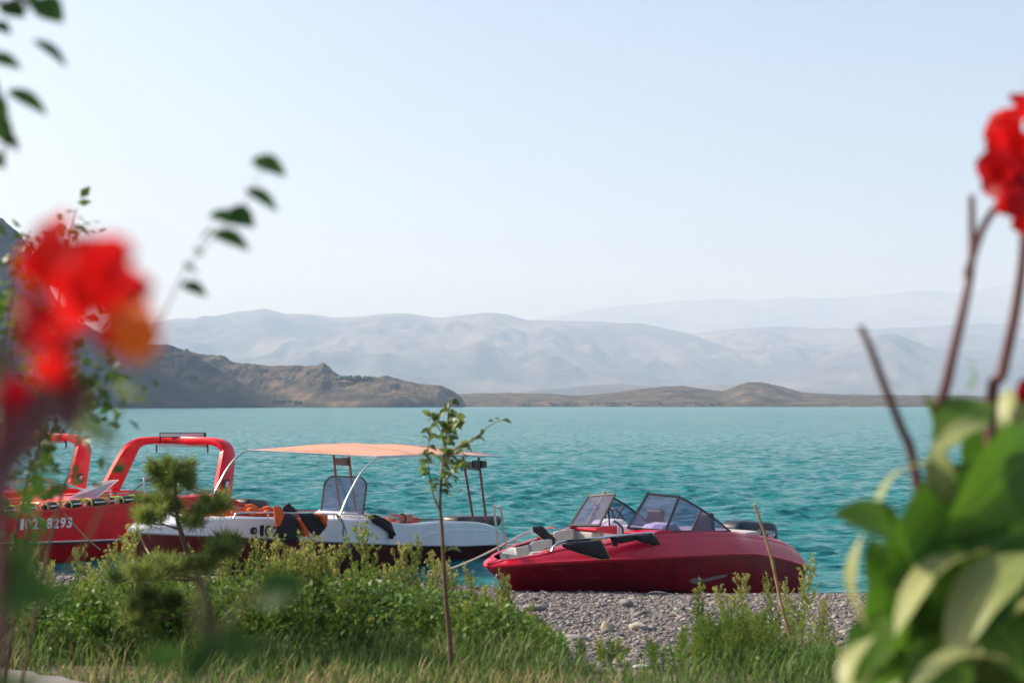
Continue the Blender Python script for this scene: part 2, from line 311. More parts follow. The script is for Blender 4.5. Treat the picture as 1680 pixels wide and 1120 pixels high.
# ------------------------------------------------------------------ water
def water():
    d = np.concatenate([np.exp(np.linspace(math.log(15), math.log(1100), 1400)), np.exp(np.linspace(math.log(1110), math.log(26000), 80))]); ny = len(d)
    ui = np.linspace(-1, 1, 600); u = np.concatenate([[-3.4, -2.6, -2, -1.6, -1.3, -1.12], ui, [1.12, 1.3, 1.6, 2, 2.6, 3.4]]); nx = len(u)
    hw = 5+.44*d; X = u[None, :]*hw[:, None]; Y = np.repeat(d[:, None], nx, 1)
    step = np.maximum(np.gradient(d), 2*hw/600)[:, None]; Z = np.zeros_like(X); DX = np.zeros_like(X); DY = np.zeros_like(X); r = np.random.default_rng(3)
    gust = .6+.8*fbm(X*.04+5, Y*.016+3, 3); wx = X+1.1*(vnoise(X*.35, Y*.35)-.5); wy = Y+1.1*(vnoise(X*.35+50, Y*.35+9)-.5)
    for k in range(110):
        lam = .2*(1.7/.2)**(r.random()**1.0); th = -pi/2+.25+r.normal()*.33
        amp = .0064*lam*(.6+.8*r.random())*(1.15 if .4 < lam < 1.1 else .85); kk = 2*pi/lam; ph = r.random()*2*pi
        w = np.clip((lam/step-2.2)/2.5, 0, 1)
        if not w.any(): continue
        a = kk*(cos(th)*wx+sin(th)*wy)+ph+2.2*vnoise(X*.16+k*3, Y*.16)
        Z += amp*w*np.sin(a); q = .65*amp*w*np.cos(a); DX += cos(th)*q; DY += sin(th)*q
    sh = np.clip((Y-20)/12, .3, 1); Z *= gust*sh; Z += .08*Z*np.abs(Z)/.05*(Z > 0); X = X+DX*gust*sh; Y = Y+DY*gust*sh
    V = np.stack([X, Y, Z-.01], -1).reshape(-1, 3); i = np.arange(ny*nx).reshape(ny, nx)
    Fc = np.stack([i[:-1, :-1], i[:-1, 1:], i[1:, 1:], i[1:, :-1]], -1).reshape(-1, 4)
    m = bpy.data.materials.new('lake_water'); m.use_nodes = True; n = m.node_tree.nodes; l = m.node_tree.links; p = n['Principled BSDF']
    p.inputs['Roughness'].default_value = .16; p.inputs['IOR'].default_value = 1.33; p.inputs['Specular IOR Level'].default_value = .17
    tc = n.new('ShaderNodeTexCoord'); no = n.new('ShaderNodeTexNoise'); no.inputs['Scale'].default_value = .02; no.inputs['Detail'].default_value = 4; l.new(tc.outputs['Object'], no.inputs['Vector'])
    rp = n.new('ShaderNodeValToRGB'); rp.color_ramp.elements[0].position = .3; rp.color_ramp.elements[1].position = .7; rp.color_ramp.elements[0].color = (.014, .165, .182, 1); rp.color_ramp.elements[1].color = (.026, .22, .228, 1)
    l.new(no.outputs[0], rp.inputs[0]); l.new(rp.outputs[0], p.inputs['Base Color'])
    mp = n.new('ShaderNodeMapping'); mp.inputs['Scale'].default_value = (.8, 1.9, 1); l.new(tc.outputs['Object'], mp.inputs[0])
    n2 = n.new('ShaderNodeTexNoise'); n2.inputs['Scale'].default_value = 6.5; n2.inputs['Detail'].default_value = 5; n2.inputs['Roughness'].default_value = .6; l.new(mp.outputs[0], n2.inputs['Vector'])
    n3 = n.new('ShaderNodeTexNoise'); n3.inputs['Scale'].default_value = .7; n3.inputs['Detail'].default_value = 3; l.new(mp.outputs[0], n3.inputs['Vector'])
    b3 = n.new('ShaderNodeBump'); b3.inputs['Strength'].default_value = .8; b3.inputs['Distance'].default_value = .35; l.new(n3.outputs[0], b3.inputs['Height'])
    b = n.new('ShaderNodeBump'); l.new(b3.outputs[0], b.inputs['Normal']); b.inputs['Strength'].default_value = .9; b.inputs['Distance'].default_value = .07; l.new(n2.outputs[0], b.inputs['Height'])
    m4 = n.new('ShaderNodeMapping'); m4.inputs['Scale'].default_value = (.5, 1.3, 1); l.new(tc.outputs['Object'], m4.inputs[0]); n4 = n.new('ShaderNodeTexNoise'); n4.inputs['Scale'].default_value = 3.6; n4.inputs['Detail'].default_value = 5; n4.inputs['Roughness'].default_value = .65; l.new(m4.outputs[0], n4.inputs['Vector'])
    sb = n.new('ShaderNodeVectorMath'); sb.operation = 'SUBTRACT'; sb.inputs[1].default_value = (.5, .5, .5); l.new(n4.outputs['Color'], sb.inputs[0]); ml = n.new('ShaderNodeVectorMath'); ml.operation = 'MULTIPLY'; ml.inputs[1].default_value = (1.6, 4.6, 0); l.new(sb.outputs[0], ml.inputs[0])
    ad = n.new('ShaderNodeVectorMath'); ad.operation = 'ADD'; l.new(b.outputs[0], ad.inputs[0]); l.new(ml.outputs[0], ad.inputs[1]); nz = n.new('ShaderNodeVectorMath'); nz.operation = 'NORMALIZE'; l.new(ad.outputs[0], nz.inputs[0]); l.new(nz.outputs[0], p.inputs['Normal'])
    o = link(np_mesh('water', V, Fc, m, smooth=True), 'water'); tag(o, kind='structure')
water()
# ------------------------------------------------------------------ hills and mountains
def hillmat(name, a, b, c, scale):
    m = bpy.data.materials.new(name); m.use_nodes = True; n = m.node_tree.nodes; l = m.node_tree.links; p = n['Principled BSDF']; p.inputs['Roughness'].default_value = 1; p.inputs['Specular IOR Level'].default_value = .1
    tc = n.new('ShaderNodeTexCoord'); no = n.new('ShaderNodeTexNoise'); no.inputs['Scale'].default_value = scale; no.inputs['Detail'].default_value = 9; no.inputs['Roughness'].default_value = .65; l.new(tc.outputs['Object'], no.inputs['Vector'])
    rp = n.new('ShaderNodeValToRGB'); e = rp.color_ramp.elements; e[0].position = .35; e[1].position = .66; e[0].color = lin(a); e[1].color = lin(c); k = e.new(.5); k.color = lin(b)
    l.new(no.outputs[0], rp.inputs[0]); l.new(rp.outputs[0], p.inputs['Base Color']); return m
def hill(name, ridge, Df, Dr, Db, m, nu=260, nv=46, amp=.25, fx=.02, fy=.004, p=1.1, seed=0, jag=.02):
    px = np.linspace(ridge[0][0], ridge[-1][0], nu); py = np.interp(px, [r[0] for r in ridge], [r[1] for r in ridge])
    ker = np.hanning(7); ker /= ker.sum(); py = np.convolve(np.pad(py, 3, mode='edge'), ker, 'valid')
    df = np.interp(px, *zip(*Df)) if isinstance(Df, list) else np.full(nu, float(Df)); dr = np.interp(px, *zip(*Dr)) if isinstance(Dr, list) else np.full(nu, float(Dr))
    k9 = np.hanning(nu//8); k9 /= k9.sum(); df = np.convolve(np.pad(df, len(k9)//2, mode='edge'), k9, 'valid')[:nu]; df = np.pad(df, (0, nu-len(df)), mode='edge')
    rr = (px-840)/F; zr = H+dr*np.array([ray(a, b)[2]/ray(a, b)[1] for a, b in zip(px, py)])
    v = np.concatenate([np.linspace(0, 1, nv), np.linspace(1, 2, 14)[1:]]); V = []
    for q in v:
        if q <= 1: D = df+(dr-df)*q; z = zr*q**p
        else: D = dr+(Db-dr)*(q-1); z = zr*(1-(q-1))**1.3-3*(q-1)
        X = rr*D; n1 = fbm(X*fx+seed*13, D*fy+seed*7, 5, True)-.55; n2 = fbm(X*fx*3+seed, D*fx*2+5, 4)-.5
        w = min(1, q*2.5)*(1-.93*math.exp(-((q-1)/.12)**2))
        z = z+zr*(amp*n1*w+amp*.35*n2*w)+zr*jag*(fbm(X*fx*6+3, X*0+seed, 3)-.5)*(q > .5)
        z = np.where(q > 0, np.maximum(z, .2*min(q, 1)*8), -2)
        V.append(np.stack([X, D, z], -1))
    V = np.array(V); k = len(v); i = np.arange(k*nu).reshape(k, nu); Fc = np.stack([i[:-1, :-1], i[:-1, 1:], i[1:, 1:], i[1:, :-1]], -1).reshape(-1, 4)
    o = link(np_mesh(name, V.reshape(-1, 3), Fc, m, smooth=True), name); tag(o, kind='structure'); return o
hm_far = hillmat('far_slope', (.05, .055, .045), (.11, .10, .085), (.2, .17, .14), .0012)
hm_dry = hillmat('dry_slope', (.022, .026, .017), (.075, .06, .04), (.18, .13, .085), .035)
hm_dark = hillmat('scrub_slope', (.02, .023, .02), (.042, .038, .03), (.075, .062, .048), .012)
hill('far_mountain', [(500, 600), (700, 570), (830, 535), (900, 519), (1000, 503), (1090, 495), (1180, 490), (1240, 491), (1300, 486), (1370, 489), (1420, 485), (1480, 481), (1520, 476), (1570, 481), (1620, 474), (1680, 463), (1800, 450), (2000, 470), (2300, 520)], 14000, 20000, 23000, hm_far, nv=80, amp=.3, fx=.0008, fy=.0002, seed=1, jag=.015)
hill('mountain', [(-700, 560), (-300, 520), (0, 540), (200, 540), (275, 525), (340, 521), (400, 511), (432, 507), (470, 516), (510, 516), (545, 522), (600, 520), (662, 514), (715, 521), (790, 515), (828, 516), (870, 527), (960, 527), (1050, 530), (1090, 537), (1140, 550), (1200, 572), (1300, 600), (1420, 630), (1500, 648)], [(-700, 5200), (800, 5600), (1500, 7600)], [(-700, 10000), (800, 10600), (1500, 9800)], 12500, hm_far, nu=420, nv=110, amp=.42, fx=.0013, fy=.0005, seed=2, p=1.25)
hill('mountain', [(950, 640), (1020, 600), (1100, 562), (1140, 547), (1200, 541), (1280, 535), (1350, 539), (1420, 541), (1500, 538), (1560, 534), (1680, 530), (1850, 515), (2100, 530), (2400, 570)], 6800, 12400, 14000, hm_far, nu=420, nv=110, amp=.42, fx=.0013, fy=.0005, seed=3, p=1.25)
hill('foothill', [(1050, 640), (1150, 622), (1250, 606), (1340, 588), (1400, 566), (1440, 549), (1470, 547), (1500, 560), (1530, 570), (1600, 577), (1700, 580), (1850, 590), (2100, 620)], 6300, 8600, 9600, hm_far, amp=.25, fx=.003, fy=.001, seed=4)
hill('foothill', [(820, 650), (880, 640), (930, 636), (975, 631), (1020, 629), (1070, 634), (1120, 636), (1180, 630), (1240, 634), (1320, 643), (1400, 648), (1500, 650)], 4000, 4800, 5400, hm_far, amp=.2, fx=.006, fy=.002, seed=5)
hill('far_shore', [(560, 652), (700, 648), (762, 646), (830, 644), (900, 646), (950, 649), (990, 646), (1035, 640), (1085, 635), (1120, 633), (1150, 637), (1185, 643), (1200, 636), (1225, 628), (1250, 627), (1280, 633), (1315, 643), (1360, 646), (1420, 648), (1450, 647), (1520, 649), (1680, 650), (1900, 648), (2300, 655)], [(560, 1800), (1100, 1800), (1400, 1720), (2300, 1600)], 2250, 2500, hm_dry, nu=640, nv=80, amp=.4, fx=.012, fy=.008, seed=6, p=.6, jag=.05)
hill('headland', [(100, 600), (230, 585), (300, 580), (350, 585), (380, 594), (440, 600), (500, 600), (530, 601), (543, 611), (560, 617), (582, 619), (612, 618), (640, 620), (665, 625), (685, 629), (720, 632), (742, 641), (757, 652), (764, 664)], [(100, 1500), (450, 1560), (560, 1500), (640, 1480), (700, 1530), (764, 1620)], [(100, 1850), (764, 1640)], 2100, hm_dry, nu=640, nv=110, amp=.5, fx=.016, fy=.007, seed=7, p=.55, jag=.05)
hill('hill', [(-900, 200), (-500, 240), (-120, 300), (0, 360), (22, 376), (45, 400), (62, 440), (90, 490), (130, 530), (180, 550), (230, 562), (275, 566), (310, 577), (350, 600), (395, 627), (440, 655), (453, 666)], [(-900, 700), (0, 1050), (300, 1240), (453, 1350)], [(-900, 1000), (0, 1250), (300, 1430), (453, 1360)], 1800, hm_dark, nu=640, nv=90, amp=.3, fx=.02, fy=.008, seed=8, p=.8, jag=.05)
# low bushes on the headland and along its foot, far off
def bush_mass(name, spots, m):
    V = []; Fc = []; ico = bmesh.new(); bmesh.ops.create_icosphere(ico, subdivisions=2, radius=1); bv = np.array([v.co for v in ico.verts]); bf = np.array([[v.index for v in f.verts] for f in ico.faces]); ico.free(); n = 0
    for p, r in spots:
        for _ in range(3):
            q = bv*(1+.35*(RNG.random((len(bv), 1))-.5))*r*np.array([1, 1, .8])*(.6+.6*RNG.random())+np.array(p)+np.array([RNG.normal()*r, RNG.normal()*r, r*.3]); V.append(q); Fc.append(bf+n); n += len(bv)
    tag(link(np_mesh(name, np.concatenate(V), np.concatenate(Fc), m), name), kind='stuff')
bm_ = mat('distant_scrub', (.05, .075, .03), 1, var=.4, vscale=.2)
sp = [(at(random.uniform(555, 605), random.uniform(619, 623), 1625), random.uniform(1.5, 3.2)) for _ in range(26)]
sp += [(at(random.uniform(445, 495), random.uniform(658, 663), 1500), random.uniform(1, 2)) for _ in range(24)]
sp += [(at(random.uniform(860, 1200), random.uniform(661, 664), 1790), random.uniform(.8, 1.8)) for _ in range(34)]
bush_mass('distant_scrub', sp, bm_)
# the air
hz = MB().box((0, 11500, 1047), (44000, 24000, 2100)).build('haze', [])
hmn = bpy.data.materials.new('haze_air'); hmn.use_nodes = True; nn = hmn.node_tree.nodes; nn.remove(nn['Principled BSDF'])
pv = nn.new('ShaderNodeVolumePrincipled'); pv.inputs['Color'].default_value = (.50, .66, .97, 1); pv.inputs['Absorption Color'].default_value = (.55, .48, .30, 1); pv.inputs['Density'].default_value = 1.4e-4; pv.inputs['Anisotropy'].default_value = .12
hmn.node_tree.links.new(pv.outputs[0], nn['Material Output'].inputs['Volume']); hz.data.materials.append(hmn); tag(hz, kind='stuff')

# ------------------------------------------------------------------ boats
def glyph(ch, bold):
    cu = bpy.data.curves.new('t', 'FONT'); cu.body = 'O' if ch == '0' else ch; cu.size = 1; cu.offset = bold; cu.resolution_u = 4
    o = bpy.data.objects.new('t', cu); COL.objects.link(o); dg = bpy.context.evaluated_depsgraph_get(); me = bpy.data.meshes.new_from_object(o.evaluated_get(dg)); bpy.data.objects.remove(o)
    v = np.array([q.co[:2] for q in me.vertices]); f = [tuple(p.vertices) for p in me.polygons]; v -= v.min(0); v /= v[:, 1].max(); w = {'1': .36, 'Y': .74, 'A': .78, 'M': .86, 'H': .74}.get(ch, .64); v[:, 0] *= w/v[:, 0].max(); return v, f, w
def text_on(body, name, m, parent, p0, p1, hgt, hullobj, y=3, bold=.02, off=.012):
    """lettering laid along the port side from p0 to p1 (ends of the baseline), pressed on the surface; one part per character"""
    gl = [glyph(c, bold) for c in body]; gap = .13; tot = sum(g[2] for g in gl)+gap*(len(gl)-1); d = (p1-p0)/tot; x = 0
    bm = bmesh.new(); bm.from_mesh(hullobj.data); bvh = BVHTree.FromBMesh(bm); bm.free(); grp = None
    for (v, f, w), ch in zip(gl, body):
        vs = []
        for a, b in v:
            q = p0+d*(x+a)+Vector((0, 0, hgt*b)); hit = bvh.ray_cast(Vector((q.x, y, q.z)), Vector((0, -1, 0))); vs.append((q.x, (hit[0].y if hit[0] else p0.y)+off, q.z))
        o = MB().add(vs, f).build(name, m, parent); md = o.modifiers.new('s', 'SOLIDIFY'); md.thickness = .006; x += w+gap
def copy_tree(o, parent=None, skip=()):
    c = o.copy(); COL.objects.link(c); c.parent = parent
    for ch in [q for q in bpy.data.objects if q.parent == o]:
        if ch.name.split('.')[0] not in skip: copy_tree(ch, c, skip)
    return c
def hull_mesh(L, b, prof, n=44):
    """prof(x) -> list of (y,z) from keel to sheer on the port side"""
    mb = MB(); xs_ = [L*(1-(1-i/n)**1.5) if False else L*i/n for i in range(n)]+[L*.985, L*.996, L]
    rows = []
    for x in xs_:
        pr = prof(x); rows.append([(x, -y, z) for y, z in reversed(pr)]+[(x, y, z) for y, z in pr[1:]])
    mb.grid(rows); r0 = rows[0]; b0 = len(mb.v); mb.add(r0, [tuple(range(len(r0)))]); return mb

def on_hull(fr, hullobj, pts, off=.004):
    bm = bmesh.new(); bm.from_mesh(hullobj.data); bvh = BVHTree.FromBMesh(bm); bm.free(); out = []
    inv = hullobj.parent
    for px, py in pts:
        d = ray(px, py); o = CAM-fr.o; lo = Vector((o@fr.f, o@fr.p, o[2])); ld = Vector((d@fr.f, d@fr.p, d[2])).normalized()
        h = bvh.ray_cast(lo, ld)
        if h[0] is not None: out.append(h[0]-ld*.0+(h[1] if h[1].dot(ld) < 0 else -h[1])*off)
    return out
# ---- A: low red bowrider on the beach
A = Frame(4.173, 24.392, 45); LA = 6.38
def bA(x):
    u = max(0, (x/LA-.42)/.58); return 1.05*(.955+.045*ss(0, .3, x/LA))*max(0, 1-u**2.5)**.72
shA = A.profile([(800, 929), (812, 927), (850, 924), (900, 921), (1000, 916), (1100, 911), (1200, 907), (1235, 907), (1262, 911), (1290, 918), (1325, 930)], bA)
def wA(x): return .27-.11*ss(4.2, 3.75, x)*ss(1.4, 1.9, x)
def yiA(x): return max(.03, bA(x)-.1-wA(x)*ss(6.2, 5.2, x)) if x < 6.12 else .03
cA = A.profile([(822, 907), (835, 906), (849, 911), (903, 897), (960, 889), (1000, 883), (1030, 875), (1060, 873), (1092, 872), (1150, 870), (1200, 871), (1240, 876), (1275, 885), (1300, 899), (1318, 918)], lambda x: max(.03, bA(x)-.1-wA(x)))
def profA(x):
    b = bA(x); zs = shA(x); s = x/LA; k = max(0, (s-.5)/.5); zk = min(zs-.06, -.32+.55*ss(.1, .8, s)+max(0, (s-.8)/.2)**1.7*.7); zc = zk+(zs-zk)*(.42+.2*k)
    return [(0, zk), (b*.45, zk+(zc-zk)*.5), (b*.86*(1-.25*k), zc), (b*.95*(1-.06*k), zc+(zs-zc)*.5), (b, zs)]
boatA = thing('speedboat', A.o, 'low red open-bow speedboat beached on the gravel with purple tinted windscreens', 'boat', rz=pi+A.a)
hullA = hull_mesh(LA, bA, profA).build('hull', M['shadedred'], boatA, smooth=True, angle=35)
def deck_strip(sgn):
    mb = MB(); rows = []; n = 90
    for i in range(n+1):
        x = LA*i/n; b = bA(x); zs = shA(x); yi = yiA(x); zc = max(cA(x), zs+.03) if x < 5.75 else zs+.03+max(0, cA(5.75)-zs-.03)*ss(LA, 5.75, x)
        r = [(x, sgn*(b+.03), zs-.035), (x, sgn*(b+.035), zs)]
        for v in (0, .1, .22, .36, .5, .56, .62, .75, .88, 1):
            y = b+(yi-b)*v; z = zs+.012+(zc-zs-.012)*(1-(1-v)**1.75)-(.012 if .5 < v < .6 else 0)+(.012 if v >= .6 else 0)*(1-v)*2
            r.append((x, sgn*y, z))
        r.append((x, sgn*max(.0, yi-.02), zc-.005)); rows.append(r)
    r = rows[0]; mb.grid(rows)
    mb.add([(0, sgn*0.4, -.1)]+list(r)+[(0, sgn*.4, r[-1][2])], [tuple(range(len(r)+2))])
    return mb
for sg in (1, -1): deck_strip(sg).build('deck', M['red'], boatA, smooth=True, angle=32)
rr = MB()
for sg in (1, -1): MB().tube([(x, sg*(bA(x)+.032), shA(x)-.01) for x in np.linspace(.0, LA-.01, 60)], .011, 6).build('rub_rail', M['red'], boatA, smooth=True)
MB().box((-.03, .93, shA(0)-.02), (.16, .22, .05)).build('stern_bumper', M['rubber'], boatA, bevel=.015)
# inside of the cockpit
ln = MB()
for sg in (1, -1):
    ln.grid([[(x, sg*(yiA(x)-.02), (cA(x) if x < 5.75 else cA(5.75))-.03), (x, sg*max(.02, (yiA(x)-.05)*(.97-.45*ss(3.6, 5.9, x))), .66+.12*ss(4, 5.9, x))] for x in np.linspace(.5, 5.9, 50)])
ln.grid([[(x, sg*(yiA(x)-.05)*(.97-.45*ss(3.6, 5.9, x)), .66+.12*ss(4, 5.9, x)) for sg in (-1, 1)] for x in np.linspace(.5, 5.9, 50)])
ln.build('cockpit_liner', M['cream'], boatA, smooth=True)
def cushion(x0, x1, z0, z1, sgn, th, m, name='cushion'):
    n = 8; secs = []
    for i in range(n+1):
        x = x0+(x1-x0)*i/n; y = yiA(x)-.05; e = .02 if i in (0, n) else 0
        secs.append([(x, sgn*y, z0+e), (x, sgn*(y-th+e), z0+e), (x, sgn*(y-th*.8+e), z1-e), (x, sgn*y, z1-e)])
    return MB().sweep(secs).build(name, m, boatA, bevel=.025, smooth=True)
cushion(5.28, 5.75, .7, cA(5.4)-.03, -1, .07, M['cream']); cushion(4.6, 5.22, .7, cA(4.9)-.02, -1, .07, M['cream']); cushion(3.98, 4.54, .7, cA(4.2)+.01, -1, .07, M['cream'])
cushion(5.28, 5.75, .7, cA(5.4)-.06, 1, .14, M['cream']); cushion(4.6, 5.22, .7, cA(4.9)-.06, 1, .15, M['cream'])
for sg in (1, -1): MB().box((4.45, sg*.33, .76), (1.3, .3, .14)).build('seat', M['cream'], boatA, bevel=.03)
Pz = (A.ony(1030, 866, .3).z+A.ony(983, 861, -.3).z)/2
# consoles with backrests in front, windscreen on top
for sg in (1, -1):
    y0, y1 = sg*.32, sg*.72
    sec = lambda y: [(2.85, y, .55), (3.56, y, .55), (3.56, y, 1.24), (3.36, y, 1.38), (3.1, y, 1.40), (2.85, y, 1.2)]
    MB().sweep([sec(y0), sec(y1)]).build('console', M['white'], boatA, bevel=.02)
    MB().sweep([[(3.60, y, .75), (3.80, y, .75), (3.79, y, Pz-.1), (3.60, y, Pz-.1)] for y in (sg*.36, sg*.82)]).build('backrest', M['cream'], boatA, bevel=.03)
    MB().sweep([[(3.3, y, Pz-.03), (3.62, y, Pz-.015), (3.80, y, Pz-.05), (3.80, y, Pz-(.09 if sg < 0 else .16)), (3.3, y, Pz-.16)] for y in (sg*.28, sg*.60, sg*.82)]).build('console_top', M['red'], boatA, bevel=.012)
MB().box((3.2, -.0, .95), (.05, .62, .75)).build('walkthrough_door', M['white'], boatA, bevel=.015)
for y, x in ((.5, 2.35), (-.5, 2.35)):
    st = MB().box((x, y, .85), (.5, .5, .16)).build('seat', M['redvinyl'], boatA, bevel=.04)
    MB().sweep([[(x-.28, y-.24, .9), (x-.16, y-.24, .9), (x-.22, y-.16, 1.5), (x-.30, y-.16, 1.5)], [(x-.28, y+.24, .9), (x-.16, y+.24, .9), (x-.22, y+.16, 1.5), (x-.30, y+.16, 1.5)]]).build('backrest', M['black'], st, bevel=.04)
    MB().tube([(x, y, .5), (x, y, .8)], .05, 10).build('pedestal', M['steel'], st)
MB().box((1.15, 0, .85), (.4, 1.5, .6)).build('stern_bench', M['cream'], boatA, bevel=.05)
def pane(name, pts, th, parent, gm, fm, fw=.028):
    """glass pane in a dark frame; pts in order, local"""
    p = [Vector(q) for q in pts]; nrm = (p[1]-p[0]).cross(p[-1]-p[0]).normalized()
    g = MB().slab(p, nrm*th).build('pane', gm, parent); f = MB()
    k = len(p)
    for i in range(k):
        a, b = p[i]+nrm*th/2, p[(i+1) % k]+nrm*th/2; e = (b-a).normalized()*fw*.5; f.tube([a-e, b+e], fw*.72, 4, up=nrm)
    f.build('frame', fm, g); return g
Pib, Pit, Pob, Pot = A.ony(1030, 866, .3), A.ony(1063, 810, .3), A.ony(1092, 871, .8), A.ony(1114, 815, .76)
pane('pane', [Pib, Pob, Pot, Pit], .012, boatA, M['glass'], M['black'])
Sib, Sit, Sob, Sot = A.ony(983, 861, -.3), A.ony(1008, 810, -.3), A.ony(935, 861, -.8), A.ony(966, 813, -.76)
pane('pane', [Sib, Sob, Sot, Sit], .012, boatA, M['glass'], M['black'])
for sg in (1, -1):
    fb = Vector((Pob.x, sg*.8, Pob.z)); ft = Vector((Pot.x, sg*.76, Pot.z))
    c = [A.ony(q[0], q[1], .775) for q in ((1130, 823), (1143, 831), (1150, 835))]; d = [A.ony(q[0], q[1]+1, .785) for q in ((1163, 843), (1180, 856), (1197, 870))]; mb_ = A.ony(1134, 871, .79)
    fix = lambda v: Vector((v.x, sg*v.y, v.z))
    pane('pane', [fb, fix(mb_), fix(c[2]), fix(c[1]), fix(c[0]), ft], .012, boatA, M['glass'], M['black'], .024)
    pane('pane', [fix(mb_), fix(d[2]), fix(d[1]), fix(d[0]), fix(c[2])], .012, boatA, M['glass'], M['black'], .024)
MB().tube([A.ony(1000, 863, -.3), A.ony(998, 830, -.3)], .013, 6).build('strut', M['black'], boatA)
MB().tube([A.ony(966, 815, -.86), A.ony(985, 835, -.6), A.ony(1000, 850, -.35)], .014, 6).build('strut', M['black'], boatA)
MB().tube(smooth_path([A.ony(1022, 876, .3), A.ony(1021, 866, .3), A.ony(1014, 858, .28), A.ony(1006, 854, .26)]), .016, 8).build('grab_handle', M['black'], boatA, smooth=True)
sw = MB(); sw.tube([(3.02+.17*cos(a)*.4, -.58+.19*sin(a), 1.38+.17*cos(a)) for a in np.linspace(0, 2*pi, 25)], .016, 6, cap=False); sw.tube([(3.02, -.58, 1.38), (3.12, -.58, 1.34)], .03, 8); sw.tube([(2.95, -.58, 1.21), (3.09, -.58, 1.55)], .012, 6)
sw.build('steering_wheel', M['black'], boatA, smooth=True)
# steel work on the bow
pA = [A.ony(818, 905, .14), A.ony(811, 834, .12), A.ony(813, 831, .1), A.ony(820, 831, -.1), A.ony(822, 834, -.12), A.ony(831, 897, -.14)]
MB().tube(smooth_path(pA, 4), .016, 8).build('bow_hoop', M['steel'], boatA, smooth=True)
rp = smooth_path([A.ony(905, 904, .66), A.ony(908, 897, .66), A.ony(916, 891, .68), A.ony(932, 887, .70), A.ony(995, 881, .78), A.ony(1062, 874, .80), A.ony(1080, 876, .80)], 5)
gr = MB().tube(rp, .018, 8).build('grab_rail', M['steel'], boatA, smooth=True)
q = A.ony(994, 882, .78); MB().tube([q, q-Vector((0, 0, .08))], .014, 6).build('post', M['steel'], gr)
rp = smooth_path([A.ony(829, 893, -.30), A.ony(836, 887, -.38), A.ony(868, 872, -.62), A.ony(905, 864, -.74), A.ony(910, 867, -.74)], 5)
gr = MB().tube(rp, .018, 8).build('grab_rail', M['steel'], boatA, smooth=True)
q = A.ony(848, 880, -.5); MB().tube([q, q-Vector((0, 0, .12))], .014, 6).build('post', M['steel'], gr)
MB().slab([A.ony(822, 908, .28), A.ony(848, 912, .42), A.ony(846, 899, .2), A.ony(836, 899, .1)], (0, 0, .012)).build('bow_step_pad', M['cream'], boatA)
for x, sg in ((5.55, 1), (5.55, -1), (.55, 1)):
    z = (cA(x) if x < 5.75 else cA(5.75)); y = sg*(yiA(x)+.05); cl = MB().tube([(x-.09, y, z+.035), (x+.09, y, z+.035)], .011, 8); 
    cl = cl.build('cleat', M['steel'], boatA, smooth=True)
    for e in (-.03, .03): MB().tube([(x+e, y, z-.01), (x+e, y, z+.035)], .01, 6).build('foot', M['steel'], cl)
be = on_hull(A, hullA, [(818, 944)], .0)
if be: MB().tube([be[0]+Vector((.045*cos(a), .0, .045*sin(a))) for a in np.linspace(0, 2*pi, 17)], .009, 6, cap=False).build('bow_eye', M['steel'], boatA, smooth=True)
sm = mat('dull_scuff', (.30, .05, .06), .6, var=.3, vscale=30)
for k, (px, py, w, h) in enumerate(((1098, 957, 5, 2), (905, 933, 22, 1.2), (960, 948, 30, 1.4), (1240, 940, 18, 1.2), (1020, 934, 14, 1), (1275, 955, 9, 2.5), (870, 945, 10, 1.6))):
    u_ = on_hull(A, hullA, [(px+w*q, py-h*sin(pi*q)*.5-w*.05*q) for q in (0, .33, .66, 1)]); d_ = on_hull(A, hullA, [(px+w*q, py+h*sin(pi*q)*.5+.4-w*.05*q) for q in (0, .33, .66, 1)])
    if len(u_) == len(d_) == 4: MB().grid([u_, d_]).build('scuff', sm, boatA)
# scrape along the side
sc_t = [(1131, 951), (1140, 947), (1155, 949), (1170, 945), (1185, 942), (1193, 942)]; sc_b = [(1131, 954), (1140, 957), (1155, 954), (1170, 951), (1185, 947), (1192, 945)]
a1 = on_hull(A, hullA, sc_t); b1 = on_hull(A, hullA, sc_b)
if len(a1) == len(b1) == 6: MB().grid([a1, b1]).build('scrape_mark', mat('bare_scrape', (.26, .2, .2), .6, var=.3, vscale=30), boatA)
# outboard
def outboard(fr, parent, x0, x1, yc, w, ztop, zbot, m, cap=None, tail=1.1):
    def ring(z, ins, y0=0): 
        k = []; n = 24
        for i in range(n):
            a = 2*pi*(i+.5)/n; cx = (x0+x1)/2; ex = abs(cos(a))**.35*(1 if cos(a) > 0 else -1); ey = abs(sin(a))**.35*(1 if sin(a) > 0 else -1)
            k.append((cx+ex*(x1-x0)/2*ins, yc+ey*w/2*ins, z+.035*ex*(1 if z > zbot+.15 else 0)))
        return k
    hgt = ztop-zbot
    cw = MB().sweep([ring(zbot, .9), ring(zbot+hgt*.15, .97), ring(zbot+hgt*.5, 1), ring(zbot+hgt*.8, .985), ring(zbot+hgt*.93, .92), ring(ztop-.008, .78), ring(ztop, .5)]).build('outboard_motor', m, parent, smooth=True, angle=60)
    xm = (x0+x1)/2
    MB().sweep([[(xm-.14, yc-.08, zbot), (xm+.14, yc-.08, zbot), (xm+.14, yc+.08, zbot), (xm-.14, yc+.08, zbot)], [(xm-.12, yc-.05, zbot-tail), (xm+.1, yc-.05, zbot-tail), (xm+.1, yc+.05, zbot-tail), (xm-.12, yc+.05, zbot-tail)]]).build('drive_leg', M['black'], cw, bevel=.02)
    return cw
cL, cR = A.ony(1212, 870, .24), A.ony(1274, 870, .24); ct = A.ony(1240, 853, .0)
obA = outboard(A, boatA, cR.x-.12, cL.x-.02, 0, .5, ct.z, .62, M['cowl'])
